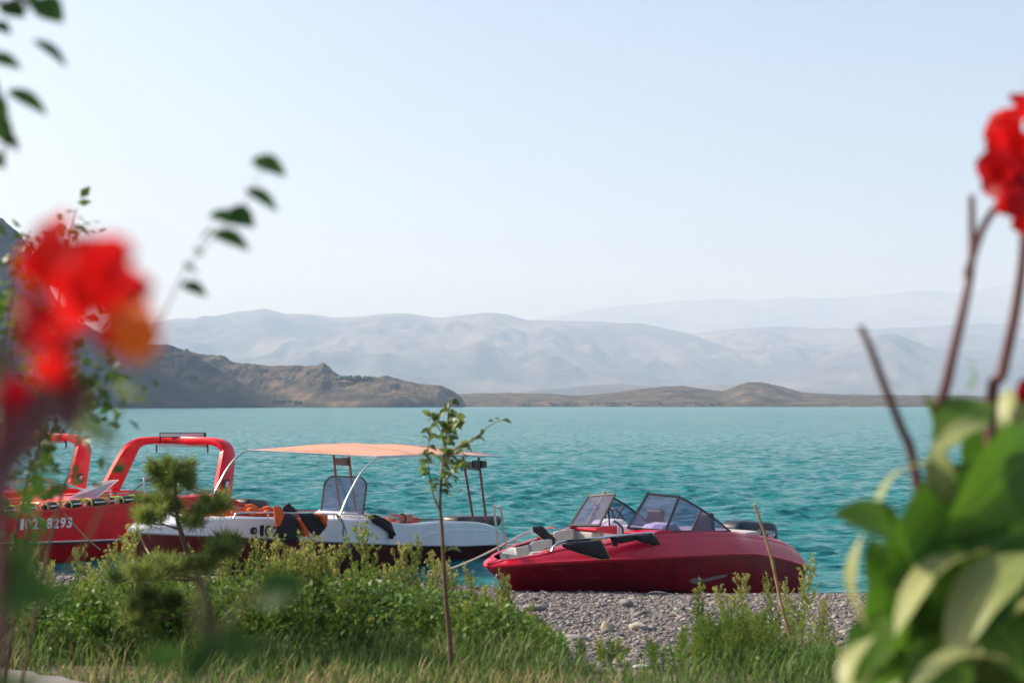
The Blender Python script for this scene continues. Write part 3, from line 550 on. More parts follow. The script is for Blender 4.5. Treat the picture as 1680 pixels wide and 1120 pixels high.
MB().box((cL.x-.02, 0, .95), (.04, .34, .3)).build('front_cover', M['grey'], obA, bevel=.012)
t0, t1 = A.ony(1251, 876, .255), A.ony(1273, 878, .255)
text_on('YAMAHA', 'letter', M['letterw'], obA, t0, t1, .075, obA, bold=.0, off=.006)
ec = A.ony(1245, 872.5, .262); em = MB()
for r in (.042,): em.tube([(ec.x+r*cos(a), ec.y, ec.z+r*sin(a)) for a in np.linspace(0, 2*pi, 25)], .005, 5, cap=False)
for a in (pi/2, pi/2+2*pi/3, pi/2+4*pi/3): em.tube([(ec.x, ec.y, ec.z), (ec.x+.034*cos(a), ec.y, ec.z+.034*sin(a))], .006, 5)
em.build('emblem', M['letterw'], obA)

# ---- B: white boat with a sun canopy
B = Frame(-1.292, 31.383, 56); LB = 9.13
def bB(x):
    u = max(0, (x/LB-.4)/.6); return 1.5*(.96+.04*ss(0, .3, x/LB))*max(0, 1-u**2.3)**.8
shB = B.profile([(214, 869), (245, 867), (290, 861), (345, 853), (400, 850), (500, 852), (600, 855), (650, 859), (675, 862), (695, 861), (720, 858.5), (750, 857.5), (785, 858), (805, 862), (822, 870), (830, 882)], bB)
bdB = B.profile([(218, 873), (300, 877), (400, 881), (445, 883), (560, 889), (680, 894), (760, 895), (830, 892)], lambda x: bB(x)*.97)
def profB(x):
    b = bB(x); zs = shB(x); zb = min(bdB(x), zs-.04); s = x/LB; zk = min(zb-.05, -.45+max(0, (s-.7)/.3)**2*1.2); zc = zk+(zb-zk)*.6
    return [(0, zk), (b*.45, zk+(zc-zk)*.5), (b*.8, zc), (b*.94, zb-.02), (b*.97, zb), (b*.985, zb+(zs-zb)*.5), (b, zs)]
boatB = thing('motorboat', B.o, 'white motorboat with dark red bottom under a peach fabric sun canopy', 'boat', rz=pi+B.a)
hb = MB(); n = 50; rows = []
for x in [LB*i/n for i in range(n)]+[LB*.985, LB*.996, LB]: pr = profB(x); rows.append(pr)
xsB = [LB*i/n for i in range(n)]+[LB*.985, LB*.996, LB]
low = MB().grid([[(x, -y, z) for y, z in reversed(p[:5])]+[(x, y, z) for y, z in p[1:5]] for x, p in zip(xsB, rows)])
low.add([(0, -y, z) for y, z in reversed(rows[0][:5])]+[(0, y, z) for y, z in rows[0][1:5]], [tuple(range(9))])
lowB = low.build('bottom', M['hullred'], boatB, smooth=True, angle=35)
top = MB()
for sg in (1, -1): top.grid([[(x, sg*(y+.004), z) for y, z in p[4:]] for x, p in zip(xsB, rows)])
top.add([(0, -rows[0][4][0], rows[0][4][1]), (0, rows[0][4][0], rows[0][4][1]), (0, rows[0][6][0], rows[0][6][1]), (0, -rows[0][6][0], rows[0][6][1])], [(0, 1, 2, 3)])
hullB = top.build('topsides', M['white'], boatB, smooth=True, angle=35)
for sg in (1, -1): MB().tube([(x, sg*(bB(x)*.97+.012), bdB(x)-.005) for x in np.linspace(0, LB-.05, 60)], .014, 6).build('rub_strip', M['grey'], boatB, smooth=True)
# moulded crease along the quarter
MB().tube([p+Vector((0, -.004, 0)) for p in on_hull(B, hullB, [(688, 882), (705, 876), (725, 871), (745, 869), (770, 869), (800, 870)], 0)], .012, 6).build('crease', M['white'], boatB, smooth=True)
def yiB(x): return max(.03, bB(x)-.24)
gun = MB()
for sg in (1, -1): gun.grid([[(x, sg*bB(x), shB(x)), (x, sg*(bB(x)-.04), shB(x)+.03), (x, sg*max(.02, yiB(x)), shB(x)+.03), (x, sg*max(.01, yiB(x)-.02), shB(x)-.1)] for x in xsB])
gun.grid([[(x, -yiB(x), shB(x)+.028), (x, yiB(x), shB(x)+.028)] for x in np.linspace(7.6, LB, 12)])
gun.build('gunwale', M['white'], boatB, smooth=True, angle=35)
lnB = MB()
for sg in (1, -1): lnB.grid([[(x, sg*(yiB(x)-.01), shB(x)), (x, sg*(yiB(x)-.05), .3)] for x in np.linspace(0, 8.3, 40)])
lnB.grid([[(x, -yiB(x), .3), (x, yiB(x), .3)] for x in np.linspace(0, 8.3, 40)]); lnB.build('cockpit_liner', M['cream'], boatB, smooth=True)
for sg in (1, -1):
    MB().sweep([[(x, sg*(yiB(x)-.06), .55), (x, sg*(yiB(x)-.5 if x < 7 else max(.05, yiB(x)-.45)), .55), (x, sg*(yiB(x)-.5 if x < 7 else max(.05, yiB(x)-.45)), .85), (x, sg*(yiB(x)-.06), .85)] for x in np.linspace(4.9, 7.5, 8)]).build('bow_seat', M['redvinyl'], boatB, bevel=.04, smooth=True)
    MB().sweep([[(x, sg*(yiB(x)-.04), .85), (x, sg*(yiB(x)-.16), .85), (x, sg*(yiB(x)-.12), shB(x)+.12), (x, sg*(yiB(x)-.04), shB(x)+.12)] for x in np.linspace(5.4, 7.4, 8)]).build('seat_back', M['redvinyl'], boatB, bevel=.03, smooth=True)
# console, windscreen, wheel, seat
MB().sweep([[(3.2, y, .3), (4.2, y, .3), (4.1, y, 1.0), (3.75, y, 1.12), (3.2, y, .98)] for y in (-.55, .55)]).build('console', M['white'], boatB, bevel=.04)
xw = 3.85; wl_, wr_ = B.onx(526, 838, xw), B.onx(595, 838, xw); zt = B.onx(560, 782, xw).z; zb_ = wl_.z-.03
pts = []; y0, y1 = wl_.y, wr_.y; rc = .2
for cy_, cz_, a0, sx in ((y0, zt, pi, 1), (y1, zt, pi/2, -1)):
    for i in range(6):
        a = a0-i/5*pi/2; pts.append(Vector((xw-.12, cy_+sx*abs(y1-y0)*.22+ (abs(y1-y0)*.22)*cos(a)*(1), zt-rc+rc*sin(a))))
pts = [Vector((xw, y0, zb_))]+pts+[Vector((xw, y1, zb_))]
pts = [Vector((xw-.14*(p.z-zb_)/(zt-zb_), p.y, p.z)) for p in pts]
pane('pane', pts, .01, boatB, M['smoke'], M['black'], .026)
wc = B.ony(592, 846, .1); sw = MB(); sw.tube([(wc.x+.1*cos(a), wc.y+.21*sin(a), wc.z+.14*cos(a)-.02) for a in np.linspace(0, 2*pi, 25)], .018, 6, cap=False); sw.tube([(wc.x, wc.y, wc.z), (wc.x+.3, wc.y, wc.z-.1)], .03, 8); sw.build('steering_wheel', M['black'], boatB, smooth=True)
MB().box((2.3, 0, .6), (.7, 1.2, .55)).build('helm_seat', M['redvinyl'], boatB, bevel=.05)
# canopy
YC = 1.4; FS_, FP_, RP_, RS_ = B.ony(407, 738, -YC), B.ony(620, 749, YC), B.ony(822, 748.5, YC), B.ony(592, 731, -YC)
rows = []; N = 22
for i in range(N+1):
    u = i/N; r = []
    for j in range(N+1):
        v = j/N; p = (FS_.lerp(FP_, v)).lerp(RS_.lerp(RP_, v), u)
        d1 = abs(u-v)                               # crease along the short diagonal from front port to rear starboard
        cr = .17*sin(pi*u)**.7*sin(pi*v)**.7-.03*math.exp(-((u+v-1)/.12)**2)*sin(pi*u)
        e = 1-.09*sin(pi*u)*abs(2*v-1)**6-.0
        p = p+Vector((0, -(2*v-1)*.1*sin(pi*u)**1, cr)); p.x += (.10 if u < .5 else -.10)*sin(pi*v)*(abs(2*u-1)**3)*-1; r.append(p)
    rows.append(r)
cn = MB().grid(rows).build('canopy', M['canvas'], boatB, smooth=True, solid=.012, angle=180)
for q_ in (7, 15): MB().tube([p+Vector((0, 0, .008)) for p in rows[q_]], .007, 5).build('seam', M['canvas'], boatB, smooth=True)
fmB = MB()
for a, b in ((FS_, FP_), (RS_, RP_)): fmB.tube([a, b], .018, 8)
for s_, e_ in ((FS_, RS_), (FP_, RP_)): fmB.tube(smooth_path([s_, s_.lerp(e_, .5)+Vector((0, 0, .02)), e_]), .02, 8)
fmB.tube(smooth_path([RS_.lerp(RP_, .02), RS_.lerp(RP_, .5)+Vector((0, 0, .1)), RP_]), .016, 8)
fmB.build('canopy_frame', M['steel'], boatB, smooth=True)
def px_tube(fr, pts, y, r, name, m, parent): return MB().tube(smooth_path([fr.ony(p[0], p[1], p[2] if len(p) > 2 else y) for p in pts], 5), r, 8).build(name, m, parent, smooth=True)
px_tube(B, [(440, 738.5), (407, 739), (390, 748), (374, 767), (361, 790), (352, 810), (347, 838)], -YC, .021, 'canopy_stay', M['steel'], boatB)
px_tube(B, [(665, 748.5), (632, 750), (611, 757), (592, 776), (578, 800), (567, 822), (557, 848)], YC, .021, 'canopy_stay', M['steel'], boatB)
for y, tt in ((-YC+.1, [(547, 742), (552, 790), (561, 850), (572, 742), (577, 790), (586, 850)]), (YC-.1, [(759, 748), (768, 800), (778, 862), (785, 750), (791, 800), (799, 864)])):
    for k in (0, 3):
        lg = px_tube(B, tt[k:k+3], y, .026, 'canopy_leg', M['copper'], boatB)
    a_, b_ = tt[1], tt[4]; MB().tube([B.ony(a_[0], a_[1]+5, y), B.ony(b_[0], b_[1]+5, y)], .016, 6).build('rung', M['steel'], boatB)
    a_, b_ = tt[0], tt[3]; c4 = [B.ony(a_[0]+3, a_[1]+9, y-.03), B.ony(b_[0]+1, b_[1]+8, y-.03), B.ony(b_[0]+3, b_[1]+22, y-.03), B.ony(a_[0]+5, a_[1]+21, y-.03)]
    MB().slab(c4, (0, -.05, 0)).build('leg_panel', M['grey'], boatB, bevel=.008)
fl = MB().slab([B.ony(774, 755, YC+.02), B.ony(783, 755, YC+.02), B.ony(783, 767, YC+.02), B.ony(774, 767, YC+.02)], (0, .06, 0)); fl.slab([B.ony(787, 755, YC+.0), B.ony(795, 756, YC+.0), B.ony(795, 767, YC+.0), B.ony(787, 768, YC+.0)], (0, .06, 0))
fl.build('deck_light', M['black'], boatB, bevel=.01)
# rails
r1 = px_tube(B, [(383, 850), (386, 845), (392, 841.5), (440, 841), (545, 843), (620, 846), (648, 849), (655, 856)], 1.36, .018, 'grab_rail', M['steel'], boatB)
for p in ((440, 841), (482, 842), (548, 843), (600, 845)): q = B.ony(p[0], p[1], 1.36); MB().tube([q, (q.x, q.y, shB(q.x)+.02)], .014, 6).build('post', M['steel'], r1)
r1 = px_tube(B, [(300, 838), (340, 830), (400, 832), (465, 837), (541, 839), (680, 851), (752, 851), (756, 858)], -1.36, .018, 'grab_rail', M['copper'], boatB)
for p in ((541, 839), (698, 851)): q = B.ony(p[0], p[1], -1.36); MB().tube([q, (q.x, q.y, shB(q.x)+.02)], .014, 6).build('post', M['steel'], r1)
h = on_hull(B, hullB, [(415.5, 870)], .006)
if h:
    ph = MB().tube([h[0]-Vector((0, .02, 0)), h[0]+Vector((0, .03, 0))], .062, 16).build('porthole_vent', M['black'], boatB); MB().tube([h[0], h[0]+Vector((0, .035, 0))], .03, 12).build('vent_core', M['grey'], ph)
k0, k1, k2 = on_hull(B, hullB, [(425, 879), (457, 880), (425, 861)], 0); text_on('102', 'digit', M['letterb'], boatB, k0, k1, k2.z-k0.z, hullB)
oL, oR = B.ony(757, 865, .3), B.ony(828, 865, .3); outboard(B, boatB, oR.x-.0, oL.x, 0, .62, B.ony(790, 843, 0).z, .45, M['black'], tail=.9)
px_tube(B, [(375, 727.5), (376, 733), (374, 738)], -YC, .008, 'aerial', M['steel'], boatB) if False else None

# ---- C: bright red boat with a radar arch, D: the same behind it
Cf = Frame(-6.9, 34.8, 60); LC = 9.4
def bC(x):
    u = max(0, (x/LC-.45)/.55); return 1.5*(.95+.05*ss(0, .25, x/LC))*max(0, 1-u**2.4)**.8
shC_ = Cf.profile([(-40, 848), (0, 845), (60, 838.5), (120, 833), (235, 823)], bC)
def shC(x): return shC_(x) if x > 4 else shC_(4)-.46*ss(2.2, .3, x)
bdC = Cf.profile([(-30, 892), (20, 890), (235, 882.5)], lambda x: bC(x)*.95)
def profC(x):
    b = bC(x); zs = shC(x); zb = bdC(x) if x > 5 else bdC(5); s = x/LC; zk = min(zb-.08, -.5+max(0, (s-.7)/.3)**2*1.2); zc = zk+(zb-zk)*.62
    return [(0, zk), (b*.45, zk+(zc-zk)*.5), (b*.8, zc), (b*.93, zb-.02), (b*.95, zb), (b*.98, zb+(zs-zb)*.5), (b, zs)]
boatC = thing('arch_boat', Cf.o, 'bright red boat numbered 10228293 with a red arch carrying two light bars', 'boat', rz=pi+Cf.a)
hullC = hull_mesh(LC, bC, profC).build('hull', M['red2'], boatC, smooth=True, angle=35)
for dz, m in ((.0, 'pale'), (-.045, 'black')):
    for sg in (1, -1): MB().tube([(x, sg*(bC(x)*.95+.012), (bdC(x) if x > 5 else bdC(5))+dz) for x in np.linspace(0, LC-.05, 60)], .016, 6).build('stripe', M[m], boatC, smooth=True)
xsC = [LC*i/50 for i in range(50)]+[LC*.985, LC*.996, LC]; dk = MB(); lnC = MB()
def yiC(x): return max(.02, bC(x)-.3)
for sg in (1, -1):
    dk.grid([[(x, sg*(bC(x)+.02), shC(x)-.03), (x, sg*(bC(x)+.02), shC(x)+.02), (x, sg*(bC(x)-.06), shC(x)+.05), (x, sg*yiC(x), shC(x)+.05), (x, sg*max(.01, yiC(x)-.02), shC(x)-.08)] for x in xsC])
    lnC.grid([[(x, sg*(yiC(x)-.01), shC(x)), (x, sg*(yiC(x)-.05), .4)] for x in np.linspace(0, 9.5, 40)])
lnC.grid([[(x, -yiC(x), .4), (x, yiC(x), .4)] for x in np.linspace(0, 9.5, 40)])
dk.build('gunwale', M['red2'], boatC, smooth=True, angle=35); lnC.build('cockpit_liner', M['cream'], boatC, smooth=True)
# dash, screens
d0, d1 = Cf.ony(96, 828, .25), Cf.ony(150, 828, .25)
MB().sweep([[(d0.x+.1, y, .5), (d0.x+.05, y, d0.z+.02), (d0.x-.1, y, d0.z+.12), (d1.x, y, d0.z+.12), (d1.x, y, .5)] for y in (-.9, .7)]).build('dash', M['red2'], boatC, bevel=.06, smooth=True)
pane('pane', [Cf.ony(110, 818, .25), Cf.ony(156, 819, .55), Cf.ony(194, 787.5, .5), Cf.ony(164, 790, .15)], .012, boatC, M['skyglass'], M['pale'], .012)
MB().tube([Cf.ony(182, 806, .55), Cf.ony(182, 833, .6)], .02, 6).build('screen_stay', M['pale'], boatC); MB().tube([Cf.ony(182, 806, .55), Cf.ony(203, 816, .9)], .013, 6).build('screen_stay', M['black'], boatC)
pane('pane', [Cf.ony(204, 815, 1.1), Cf.ony(330, 822, 1.1), Cf.ony(345, 805, 1.1), Cf.ony(240, 788, 1.1)], .012, boatC, M['clear'], M['black'], .018)
for px in (236, 293):
    w = 29 if px == 236 else 32; tp = [784, 793][px != 236]; px_tube(Cf, [(px, 836), (px, tp+5), (px+2, tp+1), (px+5, tp), (px+w-5, tp+3), (px+w-2, tp+5), (px+w, tp+9), (px+w, 838)], 1.27, .022, 'hand_hoop', M['steel'], boatC)
# arch
def arch():
    P = [(Cf.ony(181, 800, -1.4), .33), (Cf.ony(203, 757, -1.32), .30), (Cf.ony(215, 737, -1.26), .27), (Cf.ony(226, 727, -1.15), .2), (Cf.ony(243, 722.5, -.95), .15), (Cf.ony(280, 721.5, -.4), .13), (Cf.ony(320, 722.5, .4), .13), (Cf.ony(351, 724, .95), .15), (Cf.ony(366, 730, 1.18), .2), (Cf.ony(373, 742, 1.27), .25), (Cf.ony(371, 765, 1.33), .29), (Cf.ony(365, 806, 1.4), .33)]
    pth_ = smooth_path([p for p, w in P], 5); ws = np.interp(np.linspace(0, 1, len(pth_)), np.linspace(0, 1, len(P)), [w for p, w in P]); secs = []
    for i, p in enumerate(pth_):
        t = (pth_[min(i+1, len(pth_)-1)]-pth_[max(i-1, 0)]).normalized(); fx_ = Vector((1, 0, 0)); fx_ = (fx_-t*fx_.dot(t)).normalized(); k = t.cross(fx_); w = ws[i]*.78; h_ = .085
        secs.append([p+fx_*w*a+k*h_*b for a, b in ((-1, -.6), (-.75, -1), (.75, -1), (1, -.6), (1, .6), (.75, 1), (-.75, 1), (-1, .6))])
    return MB().sweep(secs).build('arch', M['red2'], boatC, smooth=True, angle=50)
ar = arch()
def light_bar(l0, l1, hgt, y0, y1):
    a, b = Cf.ony(l0[0], l0[1], y0), Cf.ony(l1[0], l1[1], y1); d = (b-a); dn = d.normalized(); nrm = Vector((0, 0, 1)).cross(dn).normalized()
    if nrm.x < 0: nrm = -nrm
    c = (a+b)/2; ang = math.atan2(dn.y, dn.x); L_ = d.length
    o = MB().box(c, (L_, .09, hgt), ang).build('light_bar', M['black'], boatC, bevel=.006)
    MB().box(c+nrm*.045, (L_*.96, .012, hgt*.66), ang).build('lens', M['lamp'], o)
    k = 26; fin = MB()
    for i in range(k+1): fin.box(a+d*(.02+.96*i/k)+nrm*.053, (.004, .006, hgt*.66), ang)
    fin.build('lens_rib', M['black'], o)['kind'] = 'stuff'
    for e in (a, b): MB().box(e+Vector((0, 0, -.07)), (.02, .06, hgt+.12), ang).build('bracket', M['black'], o)
light_bar((263, 712.5), (337, 714), .12, -.5, .5); light_bar((257, 730), (341, 731), .06, -.55, .55)
for y, p in ((1.5, (369, 786)),):
    c4 = [Cf.ony(p[0]-2, p[1], y), Cf.ony(p[0]+5, p[1]-1, y), Cf.ony(p[0]+3, p[1]+16, y), Cf.ony(p[0]-4, p[1]+16, y)]
    sd = MB().slab(c4, (0, .05, 0)).build('side_lamp', M['black'], boatC, bevel=.008); ce = sum(c4, Vector())/4
    MB().slab([ce+(q-ce)*.55+Vector((0, .052, 0)) for q in c4], (0, .012, 0)).build('lens', M['lamp'], sd)
outboard(Cf, boatC, -.8, .05, .35, .62, Cf.ony(395, 817, 0).z, .4, M['black'], tail=.9)
k0, k1, k2 = on_hull(Cf, hullC, [(32, 869), (117, 865), (32, 851)], 0); text_on('10228293', 'digit', M['letterw'], boatC, k0, k1, k2.z-k0.z, hullC, bold=.035)
boatD = copy_tree(boatC, None, skip=('digit',)); boatD.location = (Cf.o[0]-3.75, Cf.o[1]+1.4, .06)
tag(boatD, 'bright red arch boat furthest left, mostly hidden behind the red flower and shrub', 'boat')
for b_ in (boatC, boatD): b_['group'] = 'red boats with a radar arch'

# ------------------------------------------------------------------ life vests and ropes on the boats
def puffy(name, outline, nrm, th, m, parent=None, trim=None, wr=.012, seed=0):
    """padded flat piece: outline points (world), pillow shaped on both sides"""
    r = random.Random(seed); p = [Vector(q) for q in outline]; nrm = Vector(nrm).normalized(); den = []
    for i in range(len(p)):
        a, b = p[i], p[(i+1) % len(p)]; k = max(2, int((b-a).length/.07))
        den += [a.lerp(b, j/k) for j in range(k)]
    c = sum(den, Vector())/len(den); mb = MB(); n = len(den); rings = []
    for s_, hgt in ((1, 0), (.9, .62), (.66, .95), (.35, 1.0)):
        rings.append([c+(q-c)*s_+nrm*(th*hgt+(r.random()-.5)*wr*(s_ < 1)*2) for q in den])
    back = [[c+(q-c)*s_-nrm*(th*.5*hgt+(r.random()-.5)*wr) for q in den] for s_, hgt in ((.9, .6), (.5, .9))]
    allr = list(reversed(back))+rings; b0 = 0
    for q in allr: mb.v += [tuple(v) for v in q]
    for i in range(len(allr)-1):
        for j in range(n): mb.f.append((i*n+j, i*n+(j+1) % n, (i+1)*n+(j+1) % n, (i+1)*n+j)); mb.m.append(0)
    mb.f.append(tuple(range(n))[::-1]); mb.f.append(tuple((len(allr)-1)*n+j for j in range(n))); mb.m += [0, 0]
    o = mb.build(name, m, parent, smooth=True, angle=60)
    if trim: MB().tube(den[len(den)//3:-len(den)//5], .007, 5).build('edge_piping', trim, o if parent is None else parent, smooth=True)
    return o
def vest(fr, polys, y, label, group=None, name='life_vest'):
    """polys: list of (pixel outline, offset y, material, trim)"""
    fst = fr.W(fr.ony(polys[0][0][0][0], polys[0][0][0][1], y)); t = thing(name, fst, label, 'life vest', group)
    for k, (pl, dy, m, tr, nm) in enumerate(polys):
        w = [fr.W(fr.ony(a, b, y+dy))-fst for a, b in pl]; puffy(nm, w, fr.p, .05, M[m], t, M[tr] if tr else None, seed=k+int(pl[0][0]))
    return t
G1 = 'life vests draped over the boats'
vest(A, [([(922, 892), (940, 888), (985, 885), (992, 897), (1001, 916), (985, 917), (960, 910), (935, 902), (923, 897)], .12, 'vestblack', 'lime', 'front_panel'), ([(925, 890), (985, 884), (990, 879), (930, 885)], -.06, 'vestblack', None, 'collar')], .78, 'black life vest with lime edge hanging from the forward rail of the red open-bow speedboat', G1)
vest(A, [([(1045, 878), (1068, 873), (1076, 880), (1084, 896), (1070, 894), (1056, 890), (1046, 887)], .1, 'vestblack', 'lime', 'front_panel'), ([(1000, 880), (1048, 875), (1052, 884), (1020, 890), (1003, 887)], .04, 'vestblack', None, 'back_panel'), ([(1004, 886), (1012, 889), (1010, 896), (1005, 895)], .05, 'vestblack', None, 'strap')], .8, 'black life vest wrapped along the rail just below the port windscreen of the red speedboat', G1)
vest(A, [([(874, 864), (888, 862), (898, 872), (910, 882), (921, 890), (914, 899), (900, 897), (893, 888), (884, 878), (874, 871)], .06, 'vestblack', None, 'front_panel'), ([(880, 878), (886, 880), (893, 898), (888, 897)], .08, 'coral', None, 'lining')], -.56, 'black life vest slumped over the far bow rail into the cream seats', G1)
vest(B, [([(454, 842), (472, 841), (487, 846), (496, 862), (497, 880), (482, 889), (464, 890), (455, 880), (453, 862)], .12, 'vestblack', None, 'front_panel'), ([(449, 830), (459, 829), (466, 842), (459, 862), (453, 865), (450, 848)], .2, 'orange', None, 'side_panel')], 1.4, 'large black life vest with orange side over the boat number on the white hull', G1)
vest(B, [([(490, 842), (512, 841), (524, 844), (535, 852), (534, 866), (523, 878), (512, 876), (502, 866), (494, 852)], .1, 'vestblack', 'orange', 'front_panel'), ([(484, 848), (490, 849), (505, 872), (506, 882), (498, 879), (494, 866)], .16, 'orange', None, 'side_panel'), ([(514, 842), (528, 842), (536, 850), (535, 864), (529, 858), (524, 847)], .2, 'orange', None, 'shoulder')], 1.4, 'black and orange life vest hanging on the white hull beside the larger black one', G1)
vest(B, [([(601, 846), (615, 843), (632, 850), (642, 858), (649, 879), (640, 876), (628, 866), (612, 857)], .1, 'vestblack', 'coral', 'front_panel'), ([(638, 874), (644, 876), (643, 884), (639, 883)], .1, 'vestblack', None, 'strap')], 1.42, 'black life vest with coral edge sliding over the white gunwale beside the steering wheel', G1)
tr = thing('life_vest', B.W(B.ony(655, 855, 1.2)), 'rolled coral life vest lying on the white gunwale near the sapling', 'life vest', G1)
a_, b_ = B.W(B.ony(640, 850, 1.25))-tr.location, B.W(B.ony(674, 850, 1.25))-tr.location
MB().tube(smooth_path([a_, a_.lerp(b_, .3)+Vector((0, 0, .02)), a_.lerp(b_, .7), b_]), [.05]+[.075]*5+[.065]*4+[.08]*5+[.085]*3+[.05], 10).build('roll', M['coral'], tr, smooth=True)
MB().tube([a_.lerp(b_, .58)+Vector((.0, .0, 0))+.09*(Vector((0, 0, cos(t)))+Vector((-B.f[1], B.f[0], 0))*sin(t)) for t in np.linspace(0, 2*pi, 16)], .012, 5, cap=False).build('strap', M['vestblack'], tr)
heap = [([(399, 833), (404, 827), (412, 826), (420, 829), (428, 836), (426, 845), (412, 848), (404, 843)], 'crumpled orange life vest on the bow seat, left of two'), ([(424, 838), (432, 831), (440, 829), (447, 832), (455, 840), (452, 848), (436, 849), (427, 846)], 'crumpled orange life vest on the bow seat, right of two')]
for k, (pl, lb) in enumerate(heap): vest(B, [(pl, 0, 'orange', None, 'front_panel'), ([(x*.5+pl[0][0]*.5+6, y*.6+pl[0][1]*.4+3) for x, y in pl], .1, 'orange', 'pale', 'back_panel')], .75, lb, 'orange life vests on the bow seat')
vest(B, [([(462, 836), (466, 829), (472, 826), (480, 831), (488, 838), (478, 842), (466, 841)], 0, 'vestblack', None, 'front_panel'), ([(470, 827), (473, 824), (476, 829), (473, 832)], .03, 'vestblack', None, 'strap')], .9, 'black bundled life vest heaped behind the rail next to the orange ones', G1)
vest(B, [([(300, 841), (330, 834), (380, 834), (398, 838), (400, 847), (340, 849), (305, 850)], 0, 'orange', None, 'front_panel')], .2, 'orange life vest spread flat across the bow of the white boat behind the pine', G1)
# garland along the red boat's gunwale
g0 = None; wv = [(12, 16), (48, 14), (84, 17), (122, 17), (160, 17), (178, 12), (207, 15), (226, 12)]
lbs = ['behind the blurred leaves at the edge', 'above the first digits of the number', 'above the middle of the number', 'above the last digit of the number', 'just below the windscreen', 'under the screen stay', 'left of the steel hand hoops', 'beside the first steel hand hoop']
for k, (px, w) in enumerate(wv):
    x, z = Cf.fit(px, 836, bC); base = Cf.W((x, bC(x)-.02, shC(x)+.06)); wx = abs(Cf.fit(px-w, 836, bC)[0]-Cf.fit(px+w, 836, bC)[0])/2
    ang = pi+Cf.a+.12*random.uniform(-1, 1)+(.15 if x > 6 else 0); t = thing('life_vest', base, 'black and lime life vest on the red gunwale '+lbs[k], 'life vest', 'life vests along the red gunwale', ang)
    bdy = MB(); secs = []
    for i in range(9):
        u = -1+i/4; e = max(.35, (1-abs(u)**3)); secs.append([(u*wx*.92, .13*e*cos(a)+.04, .085*e*sin(a)+.03*(1-u*u)) for a in np.linspace(0, 2*pi, 9)[:-1]])
    bdy.sweep(secs).build('body', M['vestblack'], t, smooth=True)
    MB().box((0, .16, .03), (wx*1.0, .02, .03)).build('reflective_strip', M['pale'], t, bevel=.004)
    for s_ in (-1, 1): MB().tube([(s_*wx*.86, .15*cos(a)+.04, .09*sin(a)+.01) for a in np.linspace(-.4, pi+.3, 8)], .018, 6).build('trim', M['lime' if (k+s_) % 3 else 'coral'], t, smooth=True)
def rope(name, pts, r, m, label):
    w = [Vector(p) for p in pts]; tag(MB().tube(smooth_path(w, 6), r, 6).build(name, m, smooth=True), label, 'rope'); 
rope('mooring_rope', [Cf.W(Cf.ony(104, 841, 1.52)), Cf.W(Cf.ony(120, 858, 1.6)), Cf.W(Cf.ony(140, 880, 1.75)), Cf.W(Cf.ony(165, 902, 1.9))], .014, M['tan'], 'thin tan rope hanging down the red hull just right of its number')
rope('mooring_rope', [B.W(B.ony(553, 846, 1.44)), B.W(B.ony(562, 862, 1.56)), B.W(B.ony(564, 880, 1.56)), B.W(B.ony(573, 905, 1.56))], .018, M['rope'], 'thick grey rope tied to the canopy stay and hanging down the white hull')
rope('mooring_rope', [B.W(B.ony(551, 844, 1.44)), B.W(B.ony(561, 852, 1.5)), B.W(B.ony(571, 884, 1.54)), B.W(B.ony(577, 912, 1.56))], .014, M['rope'], 'thinner grey rope hanging beside the thick one on the white hull')
rope('mooring_rope', [B.W(B.ony(228, 876, .6)), at(240, 900, 23.5), at(258, 930, 22.6)], .016, M['tan'], 'tan mooring line running down from the bow of the white boat')
pe_, ps_ = A.W(A.ony(832, 890, -.34)), at(716, 940, 21.2)
rope('mooring_line', [pe_, pe_.lerp(ps_, .35)-Vector((0, 0, .03)), pe_.lerp(ps_, .7)-Vector((0, 0, .03)), ps_], .02, M['rope'], 'taut grey mooring line from the bow rail of the beached speedboat down to the left')
# small anchor block with its coil
ab = thing('mooring_block', ps_-Vector((0, 0, .25)), 'small green mooring block with a grey rope loop at the end of the line', 'mooring block')
MB().sweep([[(-.2, -.1, -.1), (.28, -.12, -.1), (.28, .12, -.1), (-.2, .1, -.1)], [(-.12, -.06, .12), (.2, -.08, .17), (.2, .08, .17), (-.12, .06, .12)]]).build('block', mat('green_paint', (.02, .12, .07), .5, var=.3), ab, bevel=.03)
MB().tube([(.05+.16*cos(t), -.02+.1*sin(t)-.1, .16+.05*sin(t*2)+.01*t) for t in np.linspace(0, 4*pi, 50)], .018, 6).build('rope_loop', M['rope'], ab, smooth=True)

